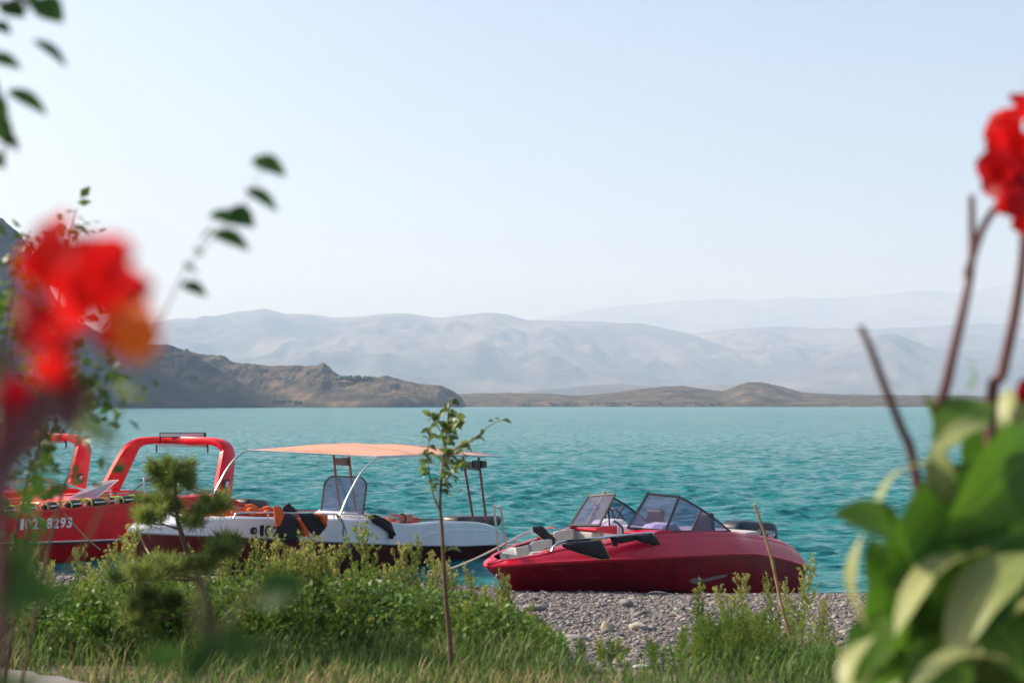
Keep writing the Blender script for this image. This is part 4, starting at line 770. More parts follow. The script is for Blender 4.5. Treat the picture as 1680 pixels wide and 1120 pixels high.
# ------------------------------------------------------------------ beach stones
def ico(sub):
    b = bmesh.new(); bmesh.ops.create_icosphere(b, subdivisions=sub, radius=1); v = np.array([q.co for q in b.verts]); f = np.array([[w.index for w in g.verts] for g in b.faces]); b.free(); return v, f
SC = np.array([(.27, .25, .24), (.34, .31, .29), (.20, .185, .185), (.27, .21, .19), (.42, .39, .36), (.14, .135, .14), (.30, .23, .215)])
def gravel():
    v, f = ico(1); nv = len(v); V = []; Fs = []; T = []; cnt = 0
    def put(n, r0, r1, pxa, pxb, ya, yb):
        nonlocal cnt
        y = ya+(yb-ya)*RNG.random(n)**1.15; px = pxa+(pxb-pxa)*RNG.random(n); x = (px-840)/F*y; g = gz(x, y); ok = g > -.06; x, y, g = x[ok], y[ok], g[ok]; n = len(x)
        r = r0*(r1/r0)**(RNG.random(n)**1.6); sc = r[:, None]*np.stack([.8+.6*RNG.random(n), .7+.5*RNG.random(n), .28+.3*RNG.random(n)], -1)
        th = RNG.random(n)*2*pi; c, s_ = np.cos(th), np.sin(th); q = v[None]*sc[:, None]*(1+.85*(RNG.random((n, nv, 1))-.5)); tilt = RNG.normal(size=n)*.25
        X = q[..., 0]*c[:, None]-q[..., 1]*s_[:, None]; Y = q[..., 0]*s_[:, None]+q[..., 1]*c[:, None]; Z = q[..., 2]+X*tilt[:, None]
        V.append(np.stack([X+x[:, None], Y+y[:, None], Z+(g+r*.18)[:, None]], -1).reshape(-1, 3)); Fs.append((f[None]+(np.arange(n)*nv)[:, None, None]).reshape(-1, 3)+cnt)
        wet = np.where(g < .07, .5, 1.)[:, None]; T.append(np.repeat(wet*SC[RNG.integers(0, len(SC), n)]*(.45+.5*RNG.random((n, 1))), nv, 0)); cnt += n*nv
    put(34000, .009, .020, 740, 1480, 9.0, 23.6); put(12000, .016, .036, 740, 1480, 9.0, 23.6); put(420, .04, .07, 740, 1480, 11, 23.4); put(3500, .03, .07, 0, 740, 12.5, 25.5); put(1200, .03, .07, 1480, 1760, 11, 23.4)
    return np.concatenate(V), np.concatenate(Fs), np.concatenate(T)
v0, f0 = ico(1)
gv, gf, gt = gravel(); o = link(np_mesh('gravel', gv, gf, M['pebble'], gt), 'gravel'); tag(o, kind='stuff')
def stone_mesh(r, sq, seed, tint):
    g = np.random.default_rng(seed); v, f = ico(2); d = g.normal(size=(13, 3)); d /= np.linalg.norm(d, axis=1)[:, None]
    for k in d: 
        h_ = v@k; lim = .42+.3*g.random(); v = v-np.maximum(0, h_-lim)[:, None]*k
    v = v*np.array(sq)*r*(1+.05*g.normal(size=(len(v), 1))); return np_mesh('stone', v, f, M['pebble'], np.tile(tint, (len(v), 1)))
def stone(px, py, r, sq, seed, tint, label, group=None):
    y = 15.
    for _ in range(30):
        p = at(px, py, y); y += (p.z-float(gz(p.x, p.y)))*3.5 if abs(p.z-float(gz(p.x, p.y))) < 3 else 0
    o = link(stone_mesh(r, sq, seed, tint), 'stone', loc=(p.x, p.y, float(gz(p.x, p.y))+r*sq[2]*.5)); tag(o, label, 'stone', group)
stone(998, 1036, .10, (1.1, .9, .85), 1, (.36, .31, .26), 'rounded tan rock on the gravel, left of the two pale rocks')
stone(1048, 1034, .11, (1.15, .9, .8), 2, (.46, .43, .37), 'pale cream angular rock on the gravel, right of the two')
stone(1029, 995, .12, (1.1, .8, .75), 3, (.2, .195, .2), 'grey upright rock on the gravel below the middle of the speedboat')
stone(1078, 975, .13, (1.5, .8, .35), 4, (.2, .19, .19), 'flat slab of grey stone lying against the hull of the speedboat')
stone(875, 1002, .14, (1.3, .8, .4), 5, (.22, .21, .20), 'flat grey stone on the gravel beside the left weeds')
stone(940, 1050, .12, (1.4, .8, .4), 6, (.3, .28, .27), 'light flat stone in front of the tan rock')
stone(1050, 1096, .045, (1.6, .8, .4), 7, (.72, .72, .72), 'small white stone at the edge of the grass')
stone(880, 1078, .13, (1.7, .8, .35), 8, (.36, .34, .33), 'long pale stone at the foot of the weed mound')
r_ = random.Random(4)
for k in range(44):
    stone(r_.uniform(840, 1400), r_.uniform(978, 1075), r_.uniform(.025, .05), (1.2, .9, .5), 20+k, SC[k % 7]*r_.uniform(.7, 1.15), 'fist sized stone lying among the grey beach gravel', 'loose stones on the beach gravel')

# ------------------------------------------------------------------ weeds, grass, ground cover
def leaf_quads(P, D, N, L, Wd, bend=.15):
    """diamond leaves: P base (n,3), D direction, N normal; -> verts(n*4), quads"""
    D = D/np.linalg.norm(D, axis=1)[:, None]; Sx = np.cross(D, N); Sx /= np.linalg.norm(Sx, axis=1)[:, None]+1e-9; Nn = np.cross(Sx, D)
    L = L[:, None]; Wd = Wd[:, None]; a = P; b = P+D*L*.45+Sx*Wd*.5+Nn*L*bend*.3; c = P+D*L-Nn*L*bend; d = P+D*L*.45-Sx*Wd*.5+Nn*L*bend*.3
    V = np.stack([a, b, c, d], 1).reshape(-1, 3); i = np.arange(len(P))*4
    return V, np.stack([i, i+1, i+2, i+3], -1)
def weed_mesh(seed, h, nb, leafL, spikes, dens, width):
    g = np.random.default_rng(seed); mb = MB(); LP = []; LD = []; LL = []; SP = []; SD = []
    lean = g.normal(size=2)*.12*h
    def stem(p): return np.array([lean[0]*p**1.6, lean[1]*p**1.6, h*p])
    mb.tube([stem(p) for p in np.linspace(0, 1, 6)], [.006*h+.001]*3+[.004*h, .003*h, .001], 4, mi=0)
    for k in range(nb):
        p0 = .06+.86*(k+g.random())/nb; o = stem(p0); th = k*2.4+g.random(); ln = width*h*(1.05-p0*.78)*(.6+.6*g.random()); el = radians(38+32*g.random())
        d = np.array([cos(th)*cos(el), sin(th)*cos(el), sin(el)]); pts = [o+d*ln*t+np.array([0, 0, .35*ln*t*t]) for t in (0, .35, .7, 1)]
        mb.tube(pts, [.003*h, .0024*h, .0018*h, .001*h], 3, mi=0, cap=False); n = int(dens*ln/h*30)+4
        for j in range(n):
            t = (.12+.88*(j+g.random())/n); q = o+d*ln*t+np.array([0, 0, .35*ln*t*t]); az = g.random()*2*pi; dd = np.array([cos(az), sin(az), .35+.5*g.random()])+d*.8
            LP.append(q); LD.append(dd); LL.append(leafL*(.6+.8*g.random())*(1.15-.5*p0))
        if p0 > .45:
            for j in range(spikes):
                t = .55+.5*g.random(); q = o+d*ln*t+np.array([0, 0, .35*ln*t*t]); SP.append(q+g.normal(size=3)*.006); SD.append(g.normal(size=3)+d+np.array([0, 0, .7]))
    for j in range(spikes*7):
        p = .72+.3*g.random(); SP.append(stem(p)+g.normal(size=3)*.008*h); SD.append(g.normal(size=3)+np.array([0, 0, 1]))
    nS, nSf = len(mb.v), len(mb.f); V, Q = leaf_quads(np.array(LP), np.array(LD), g.normal(size=(len(LP), 3))+np.array([0, 0, .8]), np.array(LL), np.array(LL)*.36)
    mb.add(V, Q, 1)
    if SP:
        sl = (.016+.016*g.random(len(SP)))*(h/.8); V, Q = leaf_quads(np.array(SP), np.array(SD), g.normal(size=(len(SP), 3)), sl, sl*.6); mb.add(V, Q, 2)
    return mb.mesh('weed', [M['weedstem'], M['weed'], M['seed']])
W_tall = [weed_mesh(100+k, .85, 26, .055, 9, 1.15, .32) for k in range(5)]; W_bush = [weed_mesh(120+k, .6, 30, .052, 4, 1.5, .5) for k in range(4)]; W_fine = [weed_mesh(140+k, .55, 24, .042, 3, 1.5, .42) for k in range(4)]
r_ = random.Random(11)
def put_weed(meshes, px, d, sc, label, group):
    x = (px-840)/F*d; o = link(r_.choice(meshes), 'weed', loc=(x, d, float(gz(x, d))-.02)); o.rotation_euler = (r_.uniform(-.12, .12), r_.uniform(-.12, .12), r_.uniform(0, 6.28)); o.scale = (sc*r_.uniform(.9, 1.15),)*2+(sc,); tag(o, label, 'weed', group)
hp = ([-60, 60, 190, 300, 450, 600, 680, 760, 830, 880, 925], [.68, .66, .74, .70, .78, .78, .72, .64, .52, .38, .2])
GL = 'weeds in the thick clump left of the beach'
for k in range(66):
    px = r_.uniform(-50, 890); d = r_.uniform(10.0, 12.4); hh = np.interp(px, *hp)*r_.uniform(.7, 1.2); put_weed(W_tall, px, d, hh/.85*(1 if r_.random() > .12 else 1.16), 'tall green weed with olive seed heads in the thick clump beside the gravel beach', GL)
for k in range(165):
    px = r_.uniform(-40, 905); d = r_.uniform(9.5, 11.4); hh = np.interp(px, *hp)*r_.uniform(.45, .84); put_weed(W_bush+W_fine, px, d, hh/.6, 'bushy bright green weed low in the thick clump beside the gravel beach', GL)
GR = 'weeds in the clump right of the beach'
for k in range(50):
    px = r_.gauss(1245, 95); d = r_.uniform(8.9, 10.3); px = min(1425, max(1070, px)); hh = (.36-.12*abs(px-1230)/200)*r_.uniform(.55, 1.15); put_weed(W_fine, px, d, hh/.58, 'fine leaved green weed in front of the beached speedboat', GR)
for px, d, hh in ((1143, 11.2, .62), (1200, 10.6, .55), (1212, 10.9, .66), (1310, 11.3, .78), (1298, 11, .6), (1275, 10.4, .6), (1345, 10.5, .5)): put_weed(W_tall, px, d, hh/.85, 'taller thin weed with a seed spike standing up against the speedboat hull', 'tall seed weeds before the speedboat')
for px in (985, 1000, 1015, 955): put_weed(W_bush, px, r_.uniform(9.0, 9.3), .3, 'small dark green tuft at the front edge of the gravel', 'small tufts at the gravel edge')
def ground_cover():
    n = 26000; px = np.concatenate([RNG.uniform(-60, 925, n), RNG.normal(1250, 85, 1500)]); d = np.concatenate([RNG.uniform(9.2, 11.9, n), RNG.uniform(8.8, 9.8, 1500)]); x = (px-840)/F*d
    hh = np.interp(px, *hp)*.72; hh[n:] = .12; z = gz(x, d)+hh*RNG.random(len(x))**1.5
    P = np.stack([x, d, z], -1); D = RNG.normal(size=(len(x), 3))+np.array([0, -.3, .2]); N = RNG.normal(size=(len(x), 3))*.7+np.array([0, 0, 1]); L = .022+.042*RNG.random(len(x))
    V, Q = leaf_quads(P, D, N, L, L*.55); t = np.array([.085, .17, .03])*(.6+.9*RNG.random((len(x), 1)))+np.array([.03, .02, 0])*RNG.random((len(x), 1))
    tag(link(np_mesh('ground_cover', V, Q, M['cover'], np.repeat(t, 4, 0)), 'ground_cover'), kind='stuff')
ground_cover()
def grass():
    n = 68000; d = 7.4+(11.2-7.4)*RNG.random(n)**1.3; px = RNG.uniform(-120, 1800, n); x = (px-840)/F*d; dens = fbm(x*1.1+3, d*1.1, 3); 
    onp = (d < np.interp(x, [q[0] for q in edge], [q[1] for q in edge])+.02) & (x < -.8); ok = ~onp & (RNG.random(n) < np.clip((dens-.25)*3, .25, 1)) & ~((d > 8.75+.5*fbm(x*2.2, d*0, 3)) & (px > 860) & (px < 1480)); x, d = x[ok], d[ok]; n = len(x); g = gz(x, d)
    dry = np.clip((fbm(x*.9+20, d*1.6+7, 3)-.53)*4+(8.9-d)*.2-.35*(x > .9), 0, 1); L = (.05+.13*RNG.random(n)**1.6)*(1.25-.35*dry)*(1+.5*(d > 8.9)); th = RNG.random(n)*2*pi; le = .2+.6*RNG.random(n)
    dx, dy = np.cos(th), np.sin(th); sx, sy = -dy, dx; w = .0025+.0035*RNG.random(n); V = np.zeros((n, 5, 3))
    for k, (t, ww) in enumerate(((0, 1), (0, -1), (.55, .8), (.55, -.8), (1, 0))):
        V[:, k, 0] = x+dx*L*le*t*t+sx*w*ww; V[:, k, 1] = d+dy*L*le*t*t+sy*w*ww; V[:, k, 2] = g+L*t*(1-.25*le*t)-.01
    i = np.arange(n)*5; Q = np.concatenate([np.stack([i, i+1, i+3, i+2], -1), np.stack([i+2, i+3, i+4, i+4], -1)])
    T3 = np.concatenate([np.stack([i, i+1, i+3], -1), np.stack([i, i+3, i+2], -1), np.stack([i+2, i+3, i+4], -1)])
    pick = RNG.random(n) < dry*.62; t = np.where(pick[:, None], np.array([.40, .31, .15])*(.6+.7*RNG.random((n, 1))), np.array([.12, .20, .045])*(.55+.9*RNG.random((n, 1))))
    tag(link(np_mesh('grass', V.reshape(-1, 3), T3, M['grass'], np.repeat(t, 5, 0)), 'grass'), kind='stuff')
grass()
for k, (px, py, d) in enumerate(((596, 944, 11), (517, 971, 10.4), (603, 1018, 9.8), (610, 1015, 9.8), (655, 1010, 10), (573, 950, 10.6), (330, 1000, 10.0))):
    p = at(px, py, d); t = thing('yellow_wildflower', p, 'tiny yellow wildflower in the green weeds', 'flower', 'yellow wildflowers in the weeds'); fm = MB()
    for j in range(8): a = j*pi/4; fm.add([(0, 0, 0), (.018*cos(a-.3), .018*sin(a-.3), .006), (.024*cos(a), .024*sin(a), .004), (.018*cos(a+.3), .018*sin(a+.3), .006)], [(0, 1, 2, 3)])
    fm.build('petals', M['yellow'], t); MB().tube([(0, 0, 0), (.01, 0, -.15), (0, .02, -(p.z-float(gz(p.x, p.y))))], .002, 4).build('stem', M['weedstem'], t)

# ------------------------------------------------------------------ leaves helper for individual leaves
def leaf_obj(base, tip, wid, m, parent, name='leaf', up=(0, -.3, 1), roll=0, bend=.12, fold=.25, shape=.42, nseg=8, wave=0):
    """one leaf with midrib, folded and bent; points in the parent's space"""
    b, t = Vector(base), Vector(tip); d = t-b; L_ = d.length; dn = d.normalized(); u = Vector(up); u = (u-dn*u.dot(dn)).normalized(); u = Matrix.Rotation(roll, 3, dn)@u; s_ = dn.cross(u); rows = []
    for i in range(nseg+1):
        q = i/nseg; w = wid/2*max(.02, (sin(pi*q**(math.log(.5)/math.log(shape)))**.85 if 0 < q < 1 else .02)); c = b+d*q+u*L_*bend*(sin(pi*q)); wv_ = wave*wid*sin(q*13)
        rows.append([c-s_*w+u*(fold*w+wv_), c-s_*w*.5+u*(fold*w*.38), c, c+s_*w*.5+u*(fold*w*.38), c+s_*w+u*(fold*w-wv_)])
    o = MB().grid(rows).build(name, m, parent, smooth=True, angle=180); uvl = o.data.uv_layers.new(name='UVMap')
    for lp in o.data.loops: i_ = lp.vertex_index; uvl.data[lp.index].uv = ((i_//5)/nseg, (i_ % 5)/2-1)
    return o
# ------------------------------------------------------------------ sapling
sD = 8.6; sb = at(741, 1105, sD); sb.z = float(gz(sb.x, sb.y)); sap = thing('sapling', sb, 'slender young tree standing in the weeds in front of the white boat', 'sapling')
SP_ = lambda px, py, dd=0: at(px, py, sD+dd)-sb
trunk = [Vector((0, 0, 0)), SP_(738, 1050), SP_(732, 985), SP_(728, 920), SP_(725, 865), SP_(722, 820), SP_(727, 760), SP_(734, 700), SP_(737, 655)]
MB().tube(smooth_path(trunk, 5), list(np.linspace(.017, .004, 41)), 7).build('trunk', M['bark'], sap, smooth=True)
tw = [[SP_(724, 842), SP_(712, 815), SP_(705, 780), SP_(702, 745, .1), SP_(706, 700, .1)], [SP_(727, 765), SP_(748, 735, -.1), SP_(776, 722, -.15), SP_(800, 700, -.2), SP_(828, 687, -.25)], [SP_(731, 720), SP_(718, 700, .1), SP_(705, 680, .15)], [SP_(730, 745), SP_(750, 760, .1), SP_(770, 745, .1)], [SP_(723, 800), SP_(738, 780, -.1), SP_(752, 765, -.1)], [SP_(733, 705), SP_(748, 690, -.1), SP_(756, 690, -.15)]]
for t_ in tw: MB().tube(smooth_path(t_, 4), list(np.linspace(.006, .002, len(smooth_path(t_, 4)))), 5).build('twig', M['bark'], sap, smooth=True)
r_ = random.Random(5); protos = {}
def sap_leaf(p, L_, dirv):
    k = r_.randrange(5)
    if k not in protos:
        o = leaf_obj((0, 0, 0), (1, 0, 0), .52, M['sap'], sap, 'leaf', up=(0, 0, 1), bend=.10+.05*k, fold=.15+.12*k, nseg=6); protos[k] = o.data
    else: o = link(protos[k], 'leaf', sap)
    o.location = p; o.rotation_mode = 'QUATERNION'; o.rotation_quaternion = Vector(dirv).to_track_quat('X', 'Z')@Matrix.Rotation(r_.uniform(-1.2, 1.2), 4, 'X').to_quaternion(); o.scale = (L_,)*3
paths = [smooth_path(trunk, 6)[30:]]+[smooth_path(t_, 5) for t_ in tw]
for pi_, pth_ in enumerate(paths):
    n = 46 if pi_ == 0 else (26 if pi_ == 1 else 15)
    for k in range(n):
        q = r_.random()**.8*(len(pth_)-1); p = pth_[int(q)].lerp(pth_[min(len(pth_)-1, int(q)+1)], q % 1); a = r_.random()*6.28; el = r_.uniform(-.9, .5)
        if pi_ == 1 and q < len(pth_)*.35 and r_.random() < .5: continue
        sap_leaf(p, r_.uniform(.04, .085), (cos(a)+.35, sin(a)*.6, el))
for _ in range(34):
    p = SP_(r_.gauss(731, 13), r_.uniform(725, 815), r_.uniform(-.1, .1)); sap_leaf(p, r_.uniform(.035, .06), (r_.uniform(-1, 1), r_.uniform(-1, 1), r_.uniform(-1, .2)))
sap_leaf(SP_(730, 906, -.02), .09, (.45, -.3, .85)); sap_leaf(SP_(730, 906, -.02), .11, (1, -.4, .05))
# ------------------------------------------------------------------ little pine
pD = 9.3; pb = at(352, 1085, pD); pb.z = float(gz(pb.x, pb.y)); pine = thing('pine_tree', pb, 'small bonsai-like pine with tufted pads standing in front of the white boat bow', 'pine tree')
PP = lambda px, py, dd=0: at(px, py, pD+dd)-pb
tk = [Vector((0, 0, 0)), PP(349, 1040), PP(341, 990), PP(325, 945), PP(310, 912), PP(298, 876), PP(291, 850), PP(288, 812), PP(286, 785)]
MB().tube(smooth_path(tk, 5), list(np.linspace(.03, .008, 41)), 8).build('trunk', M['bark'], pine, smooth=True)
pads = [(286, 779, 42, 32, 0, (288, 812)), (262, 826, 40, 26, .1, (290, 848)), (248, 850, 24, 18, -.1, (295, 868)), (352, 827, 27, 20, .1, (291, 850)), (324, 851, 20, 15, -.1, (292, 858)), (372, 893, 24, 17, .1, (312, 915)), (262, 934, 58, 17, -.2, (328, 950)), (338, 932, 22, 15, -.15, (322, 938)), (205, 945, 28, 15, -.1, (330, 952)), (252, 985, 48, 24, .0, (341, 990)), (226, 1012, 28, 16, -.1, (345, 1010)), (360, 905, 16, 10, -.1, (318, 930))]
for k, (px, py, rx, ry, dd, at_) in enumerate(pads):
    c = PP(px, py+ry*.5, dd); s_ = PP(*at_); MB().tube(smooth_path([s_, s_.lerp(c, .5)+Vector((0, 0, .01)), c], 4), [.009]*3+[.006]*3+[.004]*3, 5).build('branch', M['bark'], pine, smooth=True)
    g = np.random.default_rng(50+k); m_ = pD/F; ns = max(9, int(rx*ry/42)); P = []; D = []
    for j in range(ns):
        a = g.random()*2*pi; rr_ = math.sqrt(g.random()); o = np.array([cos(a)*rr_*rx*.85*m_, sin(a)*rr_*rx*.7*m_, (g.random()-.5)*ry*1.3*m_]); ax = np.array([cos(a)*rr_*.8, sin(a)*rr_*.8, .9]); ax /= np.linalg.norm(ax)
        nn_ = 130; dr = g.normal(size=(nn_, 3))*.6+ax*.6; P.append(np.tile(o, (nn_, 1))+ax*(g.random((nn_, 1))-.4)*.05); D.append(dr)
    P = np.concatenate(P)+np.array(PP(px, py+ry*.15, dd)); D = np.concatenate(D); L_ = .055+.06*g.random(len(P)); V, Q = leaf_quads(P, D, g.normal(size=(len(P), 3)), L_, np.full(len(P), .0038), .06)
    link(np_mesh('needle_pad', V, Q, M['needle']), 'needle_pad', pine)
# dry stalk
q0, q1 = at(1313, 1095, 9.6), at(1238, 826, 9.3); q0.z = float(gz(q0.x, q0.y))-.02
tag(MB().tube(smooth_path([q0, q0.lerp(q1, .35)+Vector((-.01, 0, 0)), q0.lerp(q1, .7)+Vector((.012, 0, 0)), q1], 6), list(np.linspace(.013, .008, 19)), 7).build('dry_stalk', M['straw'], smooth=True), 'bare tan dry stalk leaning left in front of the beached speedboat', 'dry stalk')
# ------------------------------------------------------------------ right hand canna plant
cb = at(1600, 1120, 2.1); cb.z = float(gz(cb.x, cb.y)); can = thing('canna_plant', cb, 'large leafy canna plant with a red bloom and bare seed stalks at the right edge', 'canna plant')
def K(px, py, Y): return at(px, py, Y)-cb
def stalk(pts, r0, r1, m, parent=can, name='stalk', n=8): q = smooth_path(pts, 5); return MB().tube(q, list(np.linspace(r0, r1, len(q))), n).build(name, m, parent, smooth=True)
stalk([K(1560, 1500, 2.2), K(1530, 1000, 2.2), K(1500, 765, 2.18), K(1478, 700, 2.15), K(1450, 630, 2.12), K(1428, 570, 2.1), K(1411, 535, 2.1)], .009, .0045, M['darkstem'])
stalk([Vector((0, 0, 0)), K(1575, 1000, 2.1), K(1540, 720, 2.1), K(1555, 620, 2.08), K(1580, 510, 2.06), K(1594, 430, 2.06), K(1594, 320, 2.05)], .011, .0045, M['darkstem'])
stalk([K(1585, 455, 2.06), K(1612, 375, 2.05), K(1640, 330, 2.04), K(1655, 290, 2.04)], .006, .005, M['darkstem'])
stalk([K(1640, 1500, 2.15), K(1625, 720, 2.12), K(1645, 610, 2.1), K(1668, 500, 2.08), K(1680, 400, 2.06), K(1676, 320, 2.05)], .010, .006, M['darkstem'])
for px, Y in ((1540, 2.2), (1590, 2.16), (1640, 2.18), (1688, 2.14)): stalk([K(px, 2600, Y), K(px+6, 1400, Y), K(px-4, 1000, Y), K(px+5, 760, Y)], .016, .009, M['canna'], can, 'leaf_sheath')
# bloom
r_ = random.Random(9)
def petal(parent, off, c, d, L_, W_, m, up=(0, -1, .3), roll=0, bend=.2): return leaf_obj(Vector(c)-off, Vector(c)+Vector(d).normalized()*L_-off, W_, m, parent, 'petal', up=up, roll=roll, bend=bend, fold=.35, shape=.62, wave=.08)
for px, py, dx, dz, L_, W_, dy in ((1650, 300, -.9, .5, .06, .055, -.1), (1650, 250, -.95, .15, .05, .05, -.4), (1665, 240, -.6, .8, .06, .05, .2), (1672, 225, -.2, 1, .06, .05, -.2), (1690, 250, .5, .8, .06, .05, 0), (1670, 310, -.5, -.7, .05, .045, -.3), (1675, 330, .1, -1, .045, .04, 0), (1700, 300, .9, .1, .07, .05, .1), (1665, 285, -.8, -.3, .055, .05, .3), (1655, 275, -.7, .3, .06, .05, -.6), (1690, 330, .5, -.5, .05, .05, -.3), (1680, 270, .1, .3, .05, .06, -.9), (1660, 235, -.8, .6, .05, .03, -.2), (1650, 265, -1, -.1, .05, .03, .1), (1662, 205, -.3, 1, .045, .035, 0), (1680, 345, -.3, -1, .04, .03, -.2), (1655, 315, -.8, -.6, .045, .03, -.3), (1690, 210, .2, 1, .05, .04, .1)):
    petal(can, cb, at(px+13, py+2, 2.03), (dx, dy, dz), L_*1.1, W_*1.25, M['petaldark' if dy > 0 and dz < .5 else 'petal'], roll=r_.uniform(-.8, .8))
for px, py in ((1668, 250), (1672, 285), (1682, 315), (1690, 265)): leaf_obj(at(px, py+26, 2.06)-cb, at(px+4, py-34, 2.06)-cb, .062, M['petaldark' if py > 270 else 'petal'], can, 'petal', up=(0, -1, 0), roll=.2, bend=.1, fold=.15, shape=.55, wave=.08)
petal(can, cb, at(1672, 665, 2.1), (.1, -.2, .6), .045, .03, M['petaldark']); petal(can, cb, at(1676, 665, 2.1), (.3, .2, .8), .045, .03, M['petaldark'])
CL = [  # base px, tip px, depths, width px, sunlit copy?, roll
    ((1537, 757, 2.0), (1432, 848, 1.95), 44, 1, .9), ((1500, 935, 1.97), (1362, 843, 1.9), 120, 0, .3), ((1515, 800, 2.05), (1488, 985, 2.0), 62, 0, -.3),
    ((1418, 870, 1.95), (1428, 1035, 1.95), 42, 1, .7), ((1640, 905, 1.95), (1468, 1044, 1.85), 88, 1, .3), ((1655, 905, 2.05), (1540, 1060, 1.95), 90, 0, -.4),
    ((1700, 905, 1.9), (1555, 1092, 1.85), 105, 1, -.5), ((1690, 800, 2.0), (1580, 915, 1.95), 110, 0, .2), ((1625, 660, 2.1), (1530, 750, 2.05), 80, 0, .4), ((1585, 640, 2.12), (1590, 588, 2.1), 30, 0, .9),
    ((1532, 700, 2.1), (1512, 648, 2.1), 34, 0, .3), ((1690, 745, 2.0), (1610, 805, 1.95), 60, 1, .4), ((1440, 1040, 1.9), (1385, 1150, 1.85), 50, 1, .2), ((1660, 1085, 1.8), (1490, 1135, 1.75), 70, 1, .5),
    ((1500, 960, 2.05), (1440, 1130, 2.0), 90, 0, -.5), ((1600, 760, 2.12), (1500, 900, 2.1), 90, 0, .2), ((1640, 700, 2.1), (1720, 830, 2.05), 100, 0, -.3), ((1560, 830, 2.0), (1535, 720, 2.0), 50, 1, 1.1),
    ((1530, 745, 2.0), (1640, 700, 2.05), 46, 1, .8), ((1620, 1000, 2.0), (1690, 1120, 1.95), 110, 0, .3), ((1560, 1040, 2.0), (1500, 1180, 1.95), 110, 0, .1), ((1650, 640, 2.15), (1700, 760, 2.1), 90, 1, .4), ((1470, 1000, 2.05), (1420, 880, 2.05), 60, 0, .6), ((1590, 900, 2.15), (1520, 790, 2.1), 90, 0, -.2), ((1600, 1120, 2.1), (1700, 960, 2.1), 140, 0, .4), ((1450, 1000, 2.0), (1405, 1130, 1.98), 70, 0, .3), ((1430, 880, 2.02), (1450, 1010, 2.0), 60, 0, .2), ((1480, 1060, 2.0), (1400, 1140, 1.98), 60, 1, .2), ((1560, 820, 2.1), (1600, 960, 2.08), 120, 0, .1), ((1480, 940, 2.1), (1510, 1080, 2.08), 90, 0, 0), ((1640, 960, 2.12), (1600, 1100, 2.1), 120, 0, .2), ((1700, 640, 2.2), (1650, 760, 2.15), 80, 0, .1), ((1480, 1130, 2.05), (1440, 1020, 2.0), 60, 0, 1), ((1570, 1190, 2.15), (1550, 960, 2.15), 150, 0, .2), ((1690, 900, 2.1), (1620, 760, 2.15), 110, 0, -.1)]
rf = random.Random(31)
BL = [((1700, 700), (1545, 880), 130, 0), ((1720, 820), (1500, 985), 150, 0), ((1600, 780), (1450, 960), 120, 0), ((1720, 960), (1560, 1130), 160, 1), ((1580, 930), (1425, 1100), 120, 0), ((1475, 870), (1408, 1070), 100, 0), ((1470, 960), (1398, 1130), 90, 0), ((1560, 1180), (1545, 930), 130, 0), ((1640, 1180), (1660, 860), 150, 0), ((1600, 1000), (1565, 760), 110, 0), ((1640, 1040), (1470, 1180), 150, 0), ((1500, 900), (1415, 1060), 90, 0), ((1650, 660), (1590, 850), 120, 0), ((1730, 640), (1640, 820), 120, 0), ((1560, 840), (1620, 1080), 130, 0), ((1480, 1000), (1400, 1160), 100, 0), ((1700, 1040), (1600, 1200), 140, 0), ((1540, 1060), (1420, 1190), 120, 1), ((1660, 880), (1690, 1120), 150, 0)]
for k, (b0, t0_, w, pl) in enumerate(BL): Y = 2.02+.02*k; CL.append(((b0[0], b0[1], Y), (t0_[0], t0_[1], Y-.08), w, pl, rf.uniform(-.4, .4)))
for (b0, t0_, w, pale, rl) in CL: leaf_obj(K(*b0), K(*t0_), w*b0[2]/F, M['cannasunlit' if pale else 'canna'], can, up=(-.75, -.38, .55) if pale else (.2, -.8, .6), roll=rl*(.4 if pale else 1), bend=.16, fold=.22, shape=.45, wave=.03)
